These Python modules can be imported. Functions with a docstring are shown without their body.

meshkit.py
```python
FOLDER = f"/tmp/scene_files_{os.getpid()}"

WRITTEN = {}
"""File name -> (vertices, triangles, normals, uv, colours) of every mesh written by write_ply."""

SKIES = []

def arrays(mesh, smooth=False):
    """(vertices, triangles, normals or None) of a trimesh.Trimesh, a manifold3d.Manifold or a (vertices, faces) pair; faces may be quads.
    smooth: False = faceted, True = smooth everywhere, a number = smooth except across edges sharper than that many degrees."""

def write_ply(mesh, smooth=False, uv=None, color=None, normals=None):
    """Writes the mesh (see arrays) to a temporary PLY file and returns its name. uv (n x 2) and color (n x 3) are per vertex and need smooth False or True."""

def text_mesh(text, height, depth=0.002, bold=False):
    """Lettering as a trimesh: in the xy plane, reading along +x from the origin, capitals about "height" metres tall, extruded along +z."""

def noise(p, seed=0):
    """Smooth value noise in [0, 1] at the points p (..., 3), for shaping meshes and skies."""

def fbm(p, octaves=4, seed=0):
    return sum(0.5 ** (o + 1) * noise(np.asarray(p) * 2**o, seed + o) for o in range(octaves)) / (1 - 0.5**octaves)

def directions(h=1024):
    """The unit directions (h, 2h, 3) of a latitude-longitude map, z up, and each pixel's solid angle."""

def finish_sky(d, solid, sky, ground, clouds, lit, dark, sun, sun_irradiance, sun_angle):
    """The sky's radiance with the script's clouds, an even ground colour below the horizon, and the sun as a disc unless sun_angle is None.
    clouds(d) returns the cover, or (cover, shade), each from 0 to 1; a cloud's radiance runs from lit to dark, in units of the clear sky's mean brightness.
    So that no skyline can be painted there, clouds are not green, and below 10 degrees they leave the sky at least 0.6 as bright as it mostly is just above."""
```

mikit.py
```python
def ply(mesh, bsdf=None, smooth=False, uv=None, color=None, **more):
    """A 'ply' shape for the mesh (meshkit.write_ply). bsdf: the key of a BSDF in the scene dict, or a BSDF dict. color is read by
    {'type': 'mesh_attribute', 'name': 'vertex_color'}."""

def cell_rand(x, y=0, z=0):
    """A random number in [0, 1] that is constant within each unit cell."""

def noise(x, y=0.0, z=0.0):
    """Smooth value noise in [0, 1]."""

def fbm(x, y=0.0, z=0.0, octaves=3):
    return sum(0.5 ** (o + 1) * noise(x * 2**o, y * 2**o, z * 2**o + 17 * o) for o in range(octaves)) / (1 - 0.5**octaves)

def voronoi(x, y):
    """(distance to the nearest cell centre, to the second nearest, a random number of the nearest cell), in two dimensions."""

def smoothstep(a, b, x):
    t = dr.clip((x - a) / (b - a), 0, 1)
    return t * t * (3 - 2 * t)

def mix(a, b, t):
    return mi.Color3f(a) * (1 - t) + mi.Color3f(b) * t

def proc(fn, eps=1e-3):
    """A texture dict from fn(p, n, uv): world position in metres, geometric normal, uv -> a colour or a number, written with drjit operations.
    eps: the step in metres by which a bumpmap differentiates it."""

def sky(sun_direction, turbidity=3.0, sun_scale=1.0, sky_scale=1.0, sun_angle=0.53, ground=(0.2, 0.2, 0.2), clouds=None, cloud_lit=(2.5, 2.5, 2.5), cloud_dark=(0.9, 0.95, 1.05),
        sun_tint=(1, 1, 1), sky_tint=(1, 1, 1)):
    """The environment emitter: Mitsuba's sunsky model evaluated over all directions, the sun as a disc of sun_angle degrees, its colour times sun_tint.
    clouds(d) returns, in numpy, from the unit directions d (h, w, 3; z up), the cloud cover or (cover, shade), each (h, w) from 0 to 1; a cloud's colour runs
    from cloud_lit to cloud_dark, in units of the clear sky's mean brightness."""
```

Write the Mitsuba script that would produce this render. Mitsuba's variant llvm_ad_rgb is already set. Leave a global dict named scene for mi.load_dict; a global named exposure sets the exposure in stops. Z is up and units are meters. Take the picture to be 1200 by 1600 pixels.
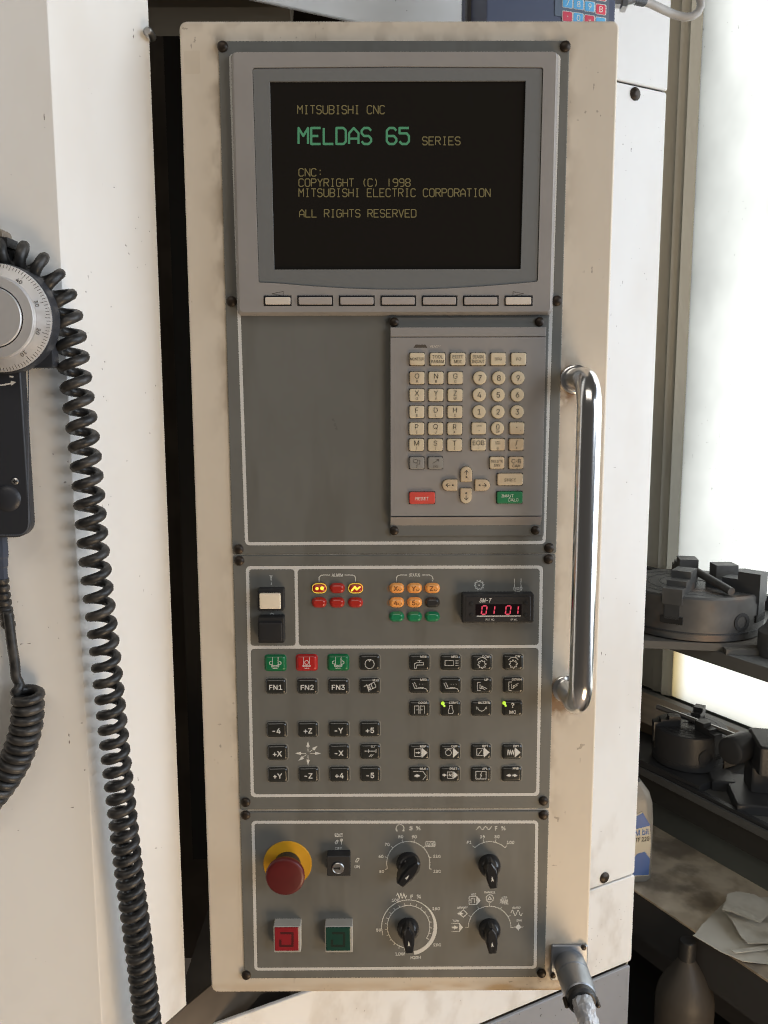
import math, random
import numpy as np, trimesh, mitsuba as mi, drjit as dr
from shapely.geometry import Polygon, LineString, Point, box as sbox, MultiPolygon
from shapely.ops import unary_union
from shapely import affinity
import mikit, meshkit
from mikit import proc, noise, fbm, smoothstep, mix

random.seed(7); rng = np.random.default_rng(7)
T = mi.ScalarTransform4f
scene, labels = {}, {}
scene['type'] = 'scene'

# ------------------------------------------------------------------ camera, lamps, exposure
F_PX = 1340.0                                   # focal length in pixels of the 1200 x 1600 photograph
PITCH, YAW, ROLL = 0.1409, 0.0032, -0.0025
EYE = np.array([0.1663, -0.7599, 0.5789])
fw = np.array([math.sin(YAW)*math.cos(PITCH), math.cos(YAW)*math.cos(PITCH), -math.sin(PITCH)])
rt = np.cross(fw, [0, 0, 1]); rt /= np.linalg.norm(rt); up = np.cross(rt, fw)
RT = math.cos(ROLL)*rt + math.sin(ROLL)*up; UP = -math.sin(ROLL)*rt + math.cos(ROLL)*up
scene['camera'] = {'type': 'perspective', 'fov': math.degrees(2*math.atan(600/F_PX)), 'fov_axis': 'x', 'near_clip': 0.02, 'far_clip': 60.0,
                   'to_world': T().look_at(origin=EYE.tolist(), target=(EYE+fw).tolist(), up=UP.tolist())}
exposure = -0.1

def ray(u, v):
    return (u-600)/F_PX*RT + (800-v)/F_PX*UP + fw
def on(u, v, p0, n):
    d = ray(u, v); n = np.asarray(n, float)
    return EYE + d*(np.dot(np.asarray(p0)-EYE, n)/np.dot(d, n))
def at(u, v, y=0.0): return on(u, v, (0, y, 0), (0, 1, 0))
def atz(u, v, z): return on(u, v, (0, 0, z), (0, 0, 1))
def xz(u, v, y=0.0):
    p = at(u, v, y); return (p[0], p[2])

# wall with the window: runs away to the left at 29 degrees
WN = np.array([0.875, 0.484, 0.0]); WD = np.array([0.484, -0.875, 0.0])   # WN into the wall, WD along it towards the camera
WP0 = EYE + ray(1100, 0)*2.15                                            # a point on the window glass: its far edge

WIN_L, WIN2_L, WARM_L, FILL_L, AMB = 3.9, 6.6, 12.0, 2.3, 0.06
def rect_light(key, centre, normal, w, h, rad, weight, label):
    n = np.array(normal, float); n /= np.linalg.norm(n)
    c = np.array(centre, float)
    scene[key] = {'type': 'rectangle', 'to_world': T().look_at(origin=c.tolist(), target=(c+n).tolist(), up=[0, 0, 1]) @ T().scale([w/2, h/2, 1]),
                  'emitter': {'type': 'area', 'radiance': {'type': 'rgb', 'value': list(rad)}, 'sampling_weight': weight}}
    labels[key] = {'label': label, 'kind': 'structure'}
rect_light('daylight_window', WP0+WD*2.3+np.array([0, 0, 0.75-WP0[2]]), -WN, 1.7, 1.7, np.array([0.90, 1.0, 1.12])*WIN_L, 35, 'tall bright window further along the wall beside the camera')
WC = np.array([2.1, -1.9, 1.05])
rect_light('daylight_window_001', WC, np.array([0.0, 0, 0.45])-WC, 0.9, 1.1, np.array([0.90, 1.0, 1.12])*WIN2_L, 35, 'second bright window to the right behind the camera')
LC = np.array([1.0, -1.05, -0.85])  # added emitter standing in for light off a sunlit patch of floor
rect_light('floor_glow', LC, np.array([0.15, 0, 0.25])-LC, 0.7, 0.7, np.array([1.0, 0.73, 0.45])*WARM_L, 30, 'unseen warm emitter added low in front of the panel in place of sunlit floor')
RC = np.array([-0.5, -2.6, 3.0])  # soft fill from above, added to brighten the front; its source is unseen
rect_light('overhead_fill', RC, np.array([0.15, 0, 0.4])-RC, 3.0, 1.4, np.array([1.0, 0.91, 0.80])*FILL_L, 25, 'unseen wide fill light added high behind the camera')
scene['ambient_light'] = {'type': 'constant', 'radiance': {'type': 'rgb', 'value': [AMB*1.0, AMB*0.93, AMB*0.85]}}

# ------------------------------------------------------------------ materials
def two(d): return {'type': 'twosided', 'bsdf': d}
def pr(c, rough=0.5, metal=0.0, **k):
    col = c if isinstance(c, dict) else {'type': 'rgb', 'value': list(c)}
    return two({'type': 'principled', 'base_color': col, 'roughness': rough, 'metallic': metal, **k})
def mat(name, d): scene['m_'+name] = d; return 'm_'+name
V = mi.Float
def dist2(p, x, z): return dr.sqrt(dr.square(p.x-x)+dr.square(p.z-z))

FOOT_T, FOOT_B = xz(895, 589), xz(884, 1079)
def cream_box(p, n, uv):
    f = fbm(p.x*14, p.y*14+3, p.z*9, 4)
    c = mix((0.600, 0.527, 0.427), (0.630, 0.560, 0.457), f)
    d = dr.maximum(dr.abs(p.x-0.178)-0.1455, dr.abs(p.z-0.527)-0.339)           # outside the grey plates
    st = dr.exp(-dr.maximum(d, 0)/0.007)*smoothstep(0.38, 0.7, fbm(p.x*60, p.z*38, 2, 4))
    left = smoothstep(0.06, 0.02, p.x)*smoothstep(0.45, 0.75, p.z)
    c = mix(c, (0.30, 0.24, 0.17), dr.clip(st*(0.5+0.6*left), 0, 0.75))
    up_ = smoothstep(0.868, 0.882, p.z)*smoothstep(0.4, 0.6, fbm(p.x*70, p.z*60, 9, 3))
    c = mix(c, (0.33, 0.27, 0.2), 0.28*up_)
    lip = smoothstep(0.014, 0.006, p.z)*smoothstep(0.3, 0.7, fbm(p.x*25, p.z*90, 5, 3))
    c = mix(c, (0.42, 0.27, 0.12), 0.6*lip*smoothstep(0.16, 0.3, p.x)+0.3*lip)
    for (fx, fz) in (FOOT_T, FOOT_B):
        s = dr.exp(-dr.maximum(dist2(p, fx-0.009, fz-0.007)-0.0125, 0)/0.007)*smoothstep(0.3, 0.6, fbm(p.x*120, p.z*90, 1, 3))
        c = mix(c, (0.20, 0.12, 0.065), 0.95*s)
    s = dr.exp(-dr.maximum(dist2(p, 0.325, 0.03)-0.014, 0)/0.011)*smoothstep(0.25, 0.65, fbm(p.x*110, p.z*80, 4, 3))
    c = mix(c, (0.24, 0.16, 0.09), 0.75*s)
    spots = smoothstep(0.90, 0.95, noise(p.x*310, p.z*290, 3))*smoothstep(0.62, 0.74, fbm(p.x*20, p.z*16, 8, 2))
    return mix(c, (0.2, 0.15, 0.1), 0.5*spots)
def peel(p, n, uv): return fbm(p.x*420, p.y*420, p.z*420, 2)
def bump(b, fn, s, eps=4e-4): return {'type': 'bumpmap', 'arbitrary': proc(fn, eps), 'scale': s, 'bsdf': b}
def pb(c, rough, fn, s, metal=0.0, **k):
    col = c if isinstance(c, dict) else {'type': 'rgb', 'value': list(c)}
    return two(bump({'type': 'principled', 'base_color': col, 'roughness': rough, 'metallic': metal, **k}, fn, s))
M_BOX = mat('box', pb(proc(cream_box), 0.42, peel, 6e-5, specular=0.4))
def machine_paint(p, n, uv):
    f = fbm(p.x*5+2, p.y*5, p.z*3.5, 4)
    c = mix((0.735, 0.715, 0.670), (0.785, 0.768, 0.728), f)
    g = smoothstep(0.45, 0.85, fbm(p.x*9+p.y*7, p.z*5, 4, 5))
    c = mix(c, (0.55, 0.46, 0.35), 0.22*g)
    lo = smoothstep(0.10, -0.08, p.z)*smoothstep(0.4, 0.8, fbm(p.x*30+p.y*30, p.z*26, 3, 5))
    c = mix(c, (0.35, 0.28, 0.2), 0.3*lo)
    sp = smoothstep(0.95, 0.98, noise((p.x+p.y)*230, p.z*310, 6))*smoothstep(0.66, 0.74, noise((p.x+p.y)*37, p.z*31, 2))
    return mix(c, (0.14, 0.11, 0.09), 0.8*sp)
M_CREAM = mat('machine', pb(proc(machine_paint), 0.38, peel, 7e-5, specular=0.45))
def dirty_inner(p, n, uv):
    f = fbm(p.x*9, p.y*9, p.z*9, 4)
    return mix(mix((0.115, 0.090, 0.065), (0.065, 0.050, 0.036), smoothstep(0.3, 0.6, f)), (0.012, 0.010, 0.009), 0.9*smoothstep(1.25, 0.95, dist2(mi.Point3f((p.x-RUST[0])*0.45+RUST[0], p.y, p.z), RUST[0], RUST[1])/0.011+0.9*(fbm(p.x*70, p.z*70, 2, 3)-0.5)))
def cooled_side_paint(p, n, uv): return machine_paint(p, n, uv)*mi.Color3f(0.85, 0.87, 0.90)  # machine paint copy, darkened and cooled to offset warm light on the sides
M_SIDE = mat('cooled_side_paint', pb(proc(cooled_side_paint), 0.36, peel, 6e-5, specular=0.45))
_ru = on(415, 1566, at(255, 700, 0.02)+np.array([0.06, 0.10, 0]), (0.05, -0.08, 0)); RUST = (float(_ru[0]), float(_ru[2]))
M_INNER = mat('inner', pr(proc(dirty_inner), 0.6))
def plate_col(p, n, uv):
    f = fbm(p.x*30, p.z*22, 3, 4)
    c = mix((0.130, 0.128, 0.115), (0.150, 0.148, 0.134), f)
    c = mix(c, (0.105, 0.100, 0.085), 0.5*smoothstep(0.5, 0.8, fbm(p.x*55, p.z*9, 6, 4)))
    k = smoothstep(0.0016, 0.0004, dr.abs((p.x-0.1255)+0.35*(p.z-0.5495)))*smoothstep(0.006, 0.004, dr.abs(p.z-0.5495))*smoothstep(0.3, 0.6, noise(p.z*900, p.x*500, 1))
    return mix(c, (0.06, 0.055, 0.05), 0.45*k)
def grain(p, n, uv): return fbm(p.x*1500, p.y*1500, p.z*1500, 2)
M_PLATE = mat('plate', pb(proc(plate_col), 0.5, grain, 1.5e-5, specular=0.4))
def silver_col(p, n, uv):
    f = fbm(p.x*40, p.y*40, p.z*28, 4)
    return mix((0.258, 0.241, 0.226), (0.296, 0.277, 0.260), f)
M_SILVER = mat('silver', pb(proc(silver_col), 0.42, grain, 1e-5, specular=0.5))
M_BEZIN = mat('bezel_inner', pr((0.148, 0.150, 0.146), 0.5))
M_LINE = mat('line', pr((0.57, 0.56, 0.53), 0.5))
M_PRINT = mat('print', pr((0.62, 0.61, 0.57), 0.5))
M_SCREEN = mat('screen', pr((0.0135, 0.0115, 0.0095), 0.12, specular=0.4))
M_DARK = mat('dark', pr((0.018, 0.018, 0.019), 0.45))
M_GAP = mat('gap', pr((0.01, 0.01, 0.01), 0.8))
def screw_col(p, n, uv): return mix((0.014, 0.012, 0.010), (0.050, 0.034, 0.022), fbm(p.x*400, p.y*400, p.z*400, 3))
M_SCREW = mat('screw', pr(proc(screw_col), 0.42, 0.5))
def key_col(p, n, uv):
    f = fbm(p.x*45, p.z*45, 7, 3); g = noise(p.x*32+9, p.z*32, 2)
    c = mix((0.60, 0.505, 0.345), (0.66, 0.565, 0.405), f)
    return mix(c, (0.50, 0.375, 0.24), 0.7*smoothstep(0.62, 0.85, g))
M_KEY = mat('key', pr(proc(key_col), 0.5))
M_KEYG = mat('key_grey', pr((0.27, 0.255, 0.23), 0.5))
M_INK = mat('ink', pr((0.05, 0.04, 0.03), 0.6))
M_INKW = mat('ink_white', pr((0.75, 0.72, 0.66), 0.5))
M_RESET = mat('key_red', pr((0.62, 0.075, 0.055), 0.45))
M_INPUT = mat('key_green', pr((0.02, 0.19, 0.075), 0.45))
M_SOFT = mat('softkey', pr((0.37, 0.33, 0.30), 0.45))
M_SOFTL = mat('softkey_light', pr((0.62, 0.55, 0.47), 0.45))
M_RIM = mat('key_rim', pr((0.19, 0.18, 0.155), 0.5))
M_MK = mat('membrane_black', pr((0.022, 0.022, 0.019), 0.2, specular=0.8))
M_MG = mat('membrane_green', pr((0.007, 0.14, 0.05), 0.30, specular=0.6))
M_MR = mat('membrane_red', pr((0.40, 0.018, 0.016), 0.30, specular=0.6))
M_LR = mat('lamp_red', pr((0.40, 0.022, 0.014), 0.18, clearcoat=0.6))
M_LO = mat('lamp_orange', pr((0.88, 0.38, 0.10), 0.2, clearcoat=0.6))
M_LG = mat('lamp_green', pr((0.01, 0.20, 0.085), 0.18, clearcoat=0.6))
M_LK = mat('lamp_off', pr((0.03, 0.03, 0.03), 0.3))
M_CAP = mat('rocker_cap', pr((0.78, 0.68, 0.52), 0.5))
M_YEL = mat('yellow', pr((0.58, 0.30, 0.012), 0.5))
def estop_col(p, n, uv): return mix((0.115, 0.010, 0.010), (0.085, 0.008, 0.008), fbm(p.x*70, p.z*70, 3, 3))
M_EST = mat('estop', pr(proc(estop_col), 0.4, specular=0.5))
M_GLOSS = mat('knob', pr((0.012, 0.012, 0.013), 0.16, specular=0.6))
M_BZ = mat('button_bezel', pr((0.36, 0.345, 0.31), 0.45))
M_BR = mat('button_red', pr((0.24, 0.010, 0.016), 0.25, clearcoat=0.3))
M_BG = mat('button_green', pr((0.004, 0.042, 0.028), 0.25, clearcoat=0.3))
M_BRD = mat('button_red_mark', pr((0.07, 0.004, 0.006), 0.4))
M_BGD = mat('button_green_mark', pr((0.002, 0.015, 0.010), 0.4))
M_STEEL = mat('steel', pr((0.55, 0.55, 0.55), 0.28, 1.0))
M_CHROME = mat('chrome', pr((0.84, 0.84, 0.84), 0.17, 1.0))
def alu_col(p, n, uv): return mix((0.26, 0.275, 0.30), (0.40, 0.42, 0.45), fbm(p.x*60, p.y*60, p.z*60, 3))
M_ALU = mat('aluminium', pr(proc(alu_col), 0.42, 0.9))
def dial_col(p, n, uv):
    c = mix((0.66, 0.65, 0.64), (0.56, 0.545, 0.53), fbm(p.x*50, p.z*50, 1, 3))
    return mix(c, (0.42, 0.39, 0.36), 0.7*smoothstep(0.55, 0.8, fbm(p.x*45+3, p.z*70, 4, 4)))
M_DIAL = mat('dial', pr(proc(dial_col), 0.42, 0.45))
M_PEND = mat('pendant', pr((0.028, 0.030, 0.036), 0.42))
def cord_col(p, n, uv): return mix((0.018, 0.018, 0.018), (0.05, 0.046, 0.042), smoothstep(0.4, 0.7, fbm(p.x*130, p.y*130, p.z*130, 3)))
M_CORD = mat('cord', pr(proc(cord_col), 0.42))
M_NAVY = mat('navy', pr((0.058, 0.070, 0.118), 0.4))
M_NAVY2 = mat('navy_panel', pr((0.10, 0.125, 0.165), 0.4))
M_KB = mat('key_blue', pr((0.10, 0.40, 0.68), 0.4))
M_KR = mat('key_crimson', pr((0.62, 0.05, 0.085), 0.4))
M_GCAB = mat('grey_cable', pr((0.34, 0.33, 0.31), 0.5))
def base_col(p, n, uv):
    c = mix((0.20, 0.21, 0.23), (0.235, 0.245, 0.265), fbm(p.x*10, p.y*10, p.z*10, 3))
    return mix(c, (0.10, 0.10, 0.10), smoothstep(0.95, 0.97, noise((p.x+p.y)*150, p.z*210, 3)))
M_BASE = mat('machine_base', pr(proc(base_col), 0.4))
M_GLASS = mat('glass', pr((0.05, 0.05, 0.05), 0.4))
M_FRAME = mat('window_frame', pr((0.80, 0.77, 0.66), 0.5))
M_FRAMED = mat('window_frame_dark', pr((0.42, 0.41, 0.35), 0.5))
def iron_col(p, n, uv):
    c = mix((0.055, 0.056, 0.060), (0.145, 0.14, 0.135), fbm(p.x*25, p.y*25, p.z*25, 4))
    return mix(c, (0.16, 0.105, 0.075), 0.6*smoothstep(0.55, 0.75, fbm(p.x*18+5, p.y*18, p.z*18, 3)))
M_IRON = mat('iron', pr(proc(iron_col), 0.45, 0.35))
M_IROND = mat('iron_dark', pr((0.055, 0.056, 0.060), 0.42, 0.35))
def wood_col(p, n, uv):
    s = p.x*0.484-p.y*0.875
    g = fbm(s*6, (p.x*0.875+p.y*0.484)*60, p.z*60, 4)
    return mix((0.15, 0.105, 0.065), (0.07, 0.05, 0.034), g)
M_WOOD = mat('wood', pr(proc(wood_col), 0.7))
M_WOODG = mat('wood_grey', pr((0.105, 0.096, 0.085), 0.7))
def bench_col(p, n, uv):
    f = fbm(p.x*8, p.y*8, 2, 5)
    c = mix((0.56, 0.475, 0.36), (0.40, 0.325, 0.235), smoothstep(0.3, 0.7, fbm(p.x*26, p.y*26, 4, 5)))
    return mix(c, (0.17, 0.14, 0.11), 0.75*smoothstep(0.5, 0.75, fbm(p.x*15+4, p.y*15, 6, 5)))
M_BENCH = mat('bench', pr(proc(bench_col), 0.6))
M_SHELF = mat('shelf', pr((0.11, 0.11, 0.108), 0.55))
M_GREEN = mat('riser', pr((0.125, 0.135, 0.125), 0.5))
def paper_col(p, n, uv): return mix((0.58, 0.54, 0.46), (0.42, 0.38, 0.30), smoothstep(0.4, 0.7, fbm(p.x*20, p.y*20, p.z*20, 4)))
M_PAPER = mat('paper', pr(proc(paper_col), 0.8))
M_BOTTLE = mat('bottle', pr((0.24, 0.225, 0.20), 0.35))
M_LABEL = mat('bottle_label', pr((0.52, 0.48, 0.38), 0.4))
M_BLUE = mat('label_blue', pr((0.06, 0.13, 0.36), 0.4))
M_JUG = mat('jug', pr((0.06, 0.052, 0.044), 0.5))
def wrap_bump(p, n, uv): return fbm(p.x*160+p.z*60, p.y*160, p.z*110, 3)
M_WRAP = mat('plastic_wrap', two(bump({'type': 'principled', 'base_color': {'type': 'rgb', 'value': [0.38, 0.385, 0.40]}, 'roughness': 0.16, 'specular': 0.8, 'clearcoat': 1.0}, wrap_bump, 2.0e-3, 6e-4)))
M_TAPE = mat('clear_tape', pr((0.585, 0.51, 0.405), 0.25))

# ------------------------------------------------------------------ builders
used = {}
def numbered(k):
    if k not in used: used[k] = 0; return k
    used[k] += 1; return f'{k}_{used[k]:03d}'
def add(parent, name, mesh, m, smooth=30, label=None, emit=None, kind=None):
    key = numbered(f'{parent}__{name}' if parent else name)
    if emit is not None and mesh.volume < 0: mesh.invert()
    d = mikit.ply(mesh, m, smooth)
    if emit is not None:
        d['emitter'] = {'type': 'area', 'radiance': {'type': 'rgb', 'value': list(emit)}, 'sampling_weight': 0.003}
    scene[key] = d
    if label or kind:
        labels[key] = {}
        if label: labels[key]['label'] = label
        if kind: labels[key]['kind'] = kind
    return key
def thing(key, label, cat, group=None):
    key = numbered(key); labels[key] = {'label': label, 'category': cat}
    if group: labels[key]['group'] = group
    return key
def tag(key, label, cat, group=None):
    labels[key] = {'label': label, 'category': cat}
    if group: labels[key]['group'] = group
    return key
cat_ = trimesh.util.concatenate

def rring(cx, cz, w, h, r, y, n=5):
    r = max(min(r, w/2-1e-6, h/2-1e-6), 1e-5); pts = []
    for (sx, sz, a0) in ((1, 1, 0), (-1, 1, 90), (-1, -1, 180), (1, -1, 270)):
        for k in range(n+1):
            a = math.radians(a0+90*k/n)
            pts.append((cx+sx*(w/2-r)+r*math.cos(a), y, cz+sz*(h/2-r)+r*math.sin(a)))
    return np.array(pts)
def loft(rings, cap0=True, cap1=True, close=True):
    n = len(rings[0]); v = list(np.vstack(rings)); f = []
    for i in range(len(rings)-1):
        for k in range(n if close else n-1):
            a, b = i*n+k, i*n+(k+1) % n
            f += [(a, b, b+n), (a, b+n, a+n)]
    for on_, i, flip in ((cap0, 0, 1), (cap1, len(rings)-1, 0)):
        if on_:
            c = len(v); v.append(rings[i].mean(0))
            for k in range(n):
                a, b = i*n+k, i*n+(k+1) % n
                f.append((c, b, a) if flip else (c, a, b))
    return trimesh.Trimesh(np.array(v), np.array(f), process=False)
def rbox(cx, cz, w, h, r, yb, yf, bev=0.0005, steps=2, n=4, dx=0, dz=0):
    """a rounded block standing on the plane y=yb with its face at y=yf (towards the camera)"""
    R = [rring(cx, cz, w, h, r, yb, n)]
    for s in range(steps+1):
        a = math.pi/2*s/steps if steps > 1 else math.pi/2*s
        i = bev*(1-math.cos(a)); R.append(rring(cx, cz, w-2*i, h-2*i, r-i*0.6, yf+bev*(1-math.sin(a)), n))
    return loft(R)
def lathe(cx, cz, prof, n=24, rot=0):
    """profile (radius, y) turned about the axis through (cx, cz) along y"""
    R = [np.array([(cx+r*math.cos(2*math.pi*k/n+rot), y, cz+r*math.sin(2*math.pi*k/n+rot)) for k in range(n)]) for r, y in prof]
    return loft(R)
def bx(x0, x1, y0, y1, z0, z1):
    m = trimesh.creation.box((abs(x1-x0), abs(y1-y0), abs(z1-z0))); m.apply_translation(((x0+x1)/2, (y0+y1)/2, (z0+z1)/2)); return m
XZ = np.array([[1, 0, 0, 0], [0, 0, -1, 0], [0, 1, 0, 0], [0, 0, 0, 1.0]])
def flat(g, y, t=0.00013):
    """a shapely figure in (x, z) as a thin print standing proud of the plane y"""
    gs = [q for q in getattr(g, 'geoms', [g]) if q.area > 1e-10]
    ms = [trimesh.creation.extrude_polygon(q, t, engine='earcut') for q in gs]
    m = cat_(ms); m.apply_transform(XZ); m.apply_translation((0, y, 0)); return m
PX = 0.00057
def strokes(lines, y, w=1.2):
    return unary_union([LineString([xz(u, v, y) for u, v in l]).buffer(w*PX/2, cap_style=2, join_style=1, quad_segs=2) for l in lines])
def fill(pts, y): return Polygon([xz(u, v, y) for u, v in pts])
def arc(cu, cv, r, a0, a1, n=24, ry=None):
    """pixels: angle in degrees from right, anticlockwise"""
    return [(cu+r*math.cos(math.radians(a0+(a1-a0)*k/n)), cv-(ry or r)*math.sin(math.radians(a0+(a1-a0)*k/n))) for k in range(n+1)]
_txt = {}
def text2d(s, h, bold, wide=1.0):
    k = (s, bold)
    if k not in _txt: _txt[k] = meshkit.text_mesh(s, 0.01, 0.0003, bold)
    m = _txt[k].copy(); b = m.bounds
    m.apply_translation((-(b[0][0]+b[1][0])/2, -(b[0][1]+b[1][1])/2, 0))
    m.apply_scale((h/0.01*wide, h/0.01, 1)); return m
def text(s, u, v, hpx, y, bold=False, wide=1.0, width=None, rot=0, slant=0):
    m = text2d(s, hpx*PX, bold, wide)
    if width:
        b = m.bounds; m.apply_scale((width*PX/(b[1][0]-b[0][0]), 1, 1))
    if slant: m.vertices[:, 0] += slant*m.vertices[:, 1]
    if rot: m.apply_transform(trimesh.transformations.rotation_matrix(math.radians(rot), (0, 0, 1)))
    m.apply_transform(XZ); x, z = xz(u, v, y); m.apply_translation((x, y, z)); return m
def tube(pts, r, n=10, cap=True, r_end=None):
    P = np.array(pts, float); L = len(P); t = np.gradient(P, axis=0); t /= np.linalg.norm(t, axis=1, keepdims=True)
    nrm = np.cross(t[0], (0.1, 0.3, 1.0)); nrm /= np.linalg.norm(nrm); R = []
    rr = np.full(L, r) if np.isscalar(r) else np.asarray(r)
    for i in range(L):
        nrm = nrm-t[i]*np.dot(nrm, t[i]); nrm /= np.linalg.norm(nrm); b = np.cross(t[i], nrm)
        R.append(np.array([P[i]+rr[i]*(math.cos(2*math.pi*k/n)*nrm+math.sin(2*math.pi*k/n)*b) for k in range(n)]))
    return loft(R, cap, cap)
def spline(pts, n):
    from scipy.interpolate import CubicSpline
    P = np.array(pts, float); d = np.r_[0, np.cumsum(np.linalg.norm(np.diff(P, axis=0), axis=1))]
    return CubicSpline(d, P)(np.linspace(0, d[-1], n))
def oriented(w, d, h, centre, ang=0.0, bev=0.0):
    """a box w along WD, d along WN, h up, turned by ang about z; centre = middle of its bottom"""
    m = trimesh.creation.box((w, d, h))
    if bev:
        R = [rring(0, 0, w, d, bev, 0, 2), rring(0, 0, w, d, bev, h-bev*0.5, 2), rring(0, 0, w-bev, d-bev, bev, h, 2)]
        m = loft(R); m.apply_transform(np.array([[1, 0, 0, 0], [0, 0, -1, 0], [0, 1, 0, -h/2], [0, 0, 0, 1.0]]))
    m.apply_transform(trimesh.transformations.rotation_matrix(math.atan2(WD[1], WD[0])+math.radians(ang), (0, 0, 1)))
    m.apply_translation(np.asarray(centre)+(0, 0, h/2)); return m
def upright(cx, cy, prof, n=32):
    """profile (radius, z) turned about a vertical axis"""
    R = [np.array([(cx+r*math.cos(2*math.pi*k/n), cy+r*math.sin(2*math.pi*k/n), z) for k in range(n)]) for r, z in prof]
    return loft(R)
def quad_sheet(a, b, c, d, thick, n):
    """a flat sheet with corners a, b, c, d and thickness along -n"""
    P = np.array([a, b, c, d]); Q = P-np.asarray(n)*thick
    return loft([Q, P])

def screw(parent, u, v, y, r=0.0042, name='screw'):
    x, z = xz(u, v, y)
    w = lathe(x, z, [(r*1.08, y), (r*1.08, y-0.0006), (r, y-0.0008), (r*0.96, y-0.0022), (r*0.7, y-0.0031), (r*0.3, y-0.0034)], 16)
    key = add(parent, name, w, M_SCREW, 40)
    a = rng.uniform(0, 3); g = unary_union([affinity.rotate(sbox(x-r*0.62, z-r*0.13, x+r*0.62, z+r*0.13), math.degrees(a)+q, origin=(x, z)) for q in (0, 90)])
    if parent.count('__') < 1: add(key, 'slot', flat(g, y-0.0031, 0.0005), M_GAP, False)
    return key

# ================================================================== SETTING: the machine round the control panel
MC = thing('machine_cover', 'cream painted sheet metal covers of the machine standing behind the control panel', 'machine')
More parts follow.
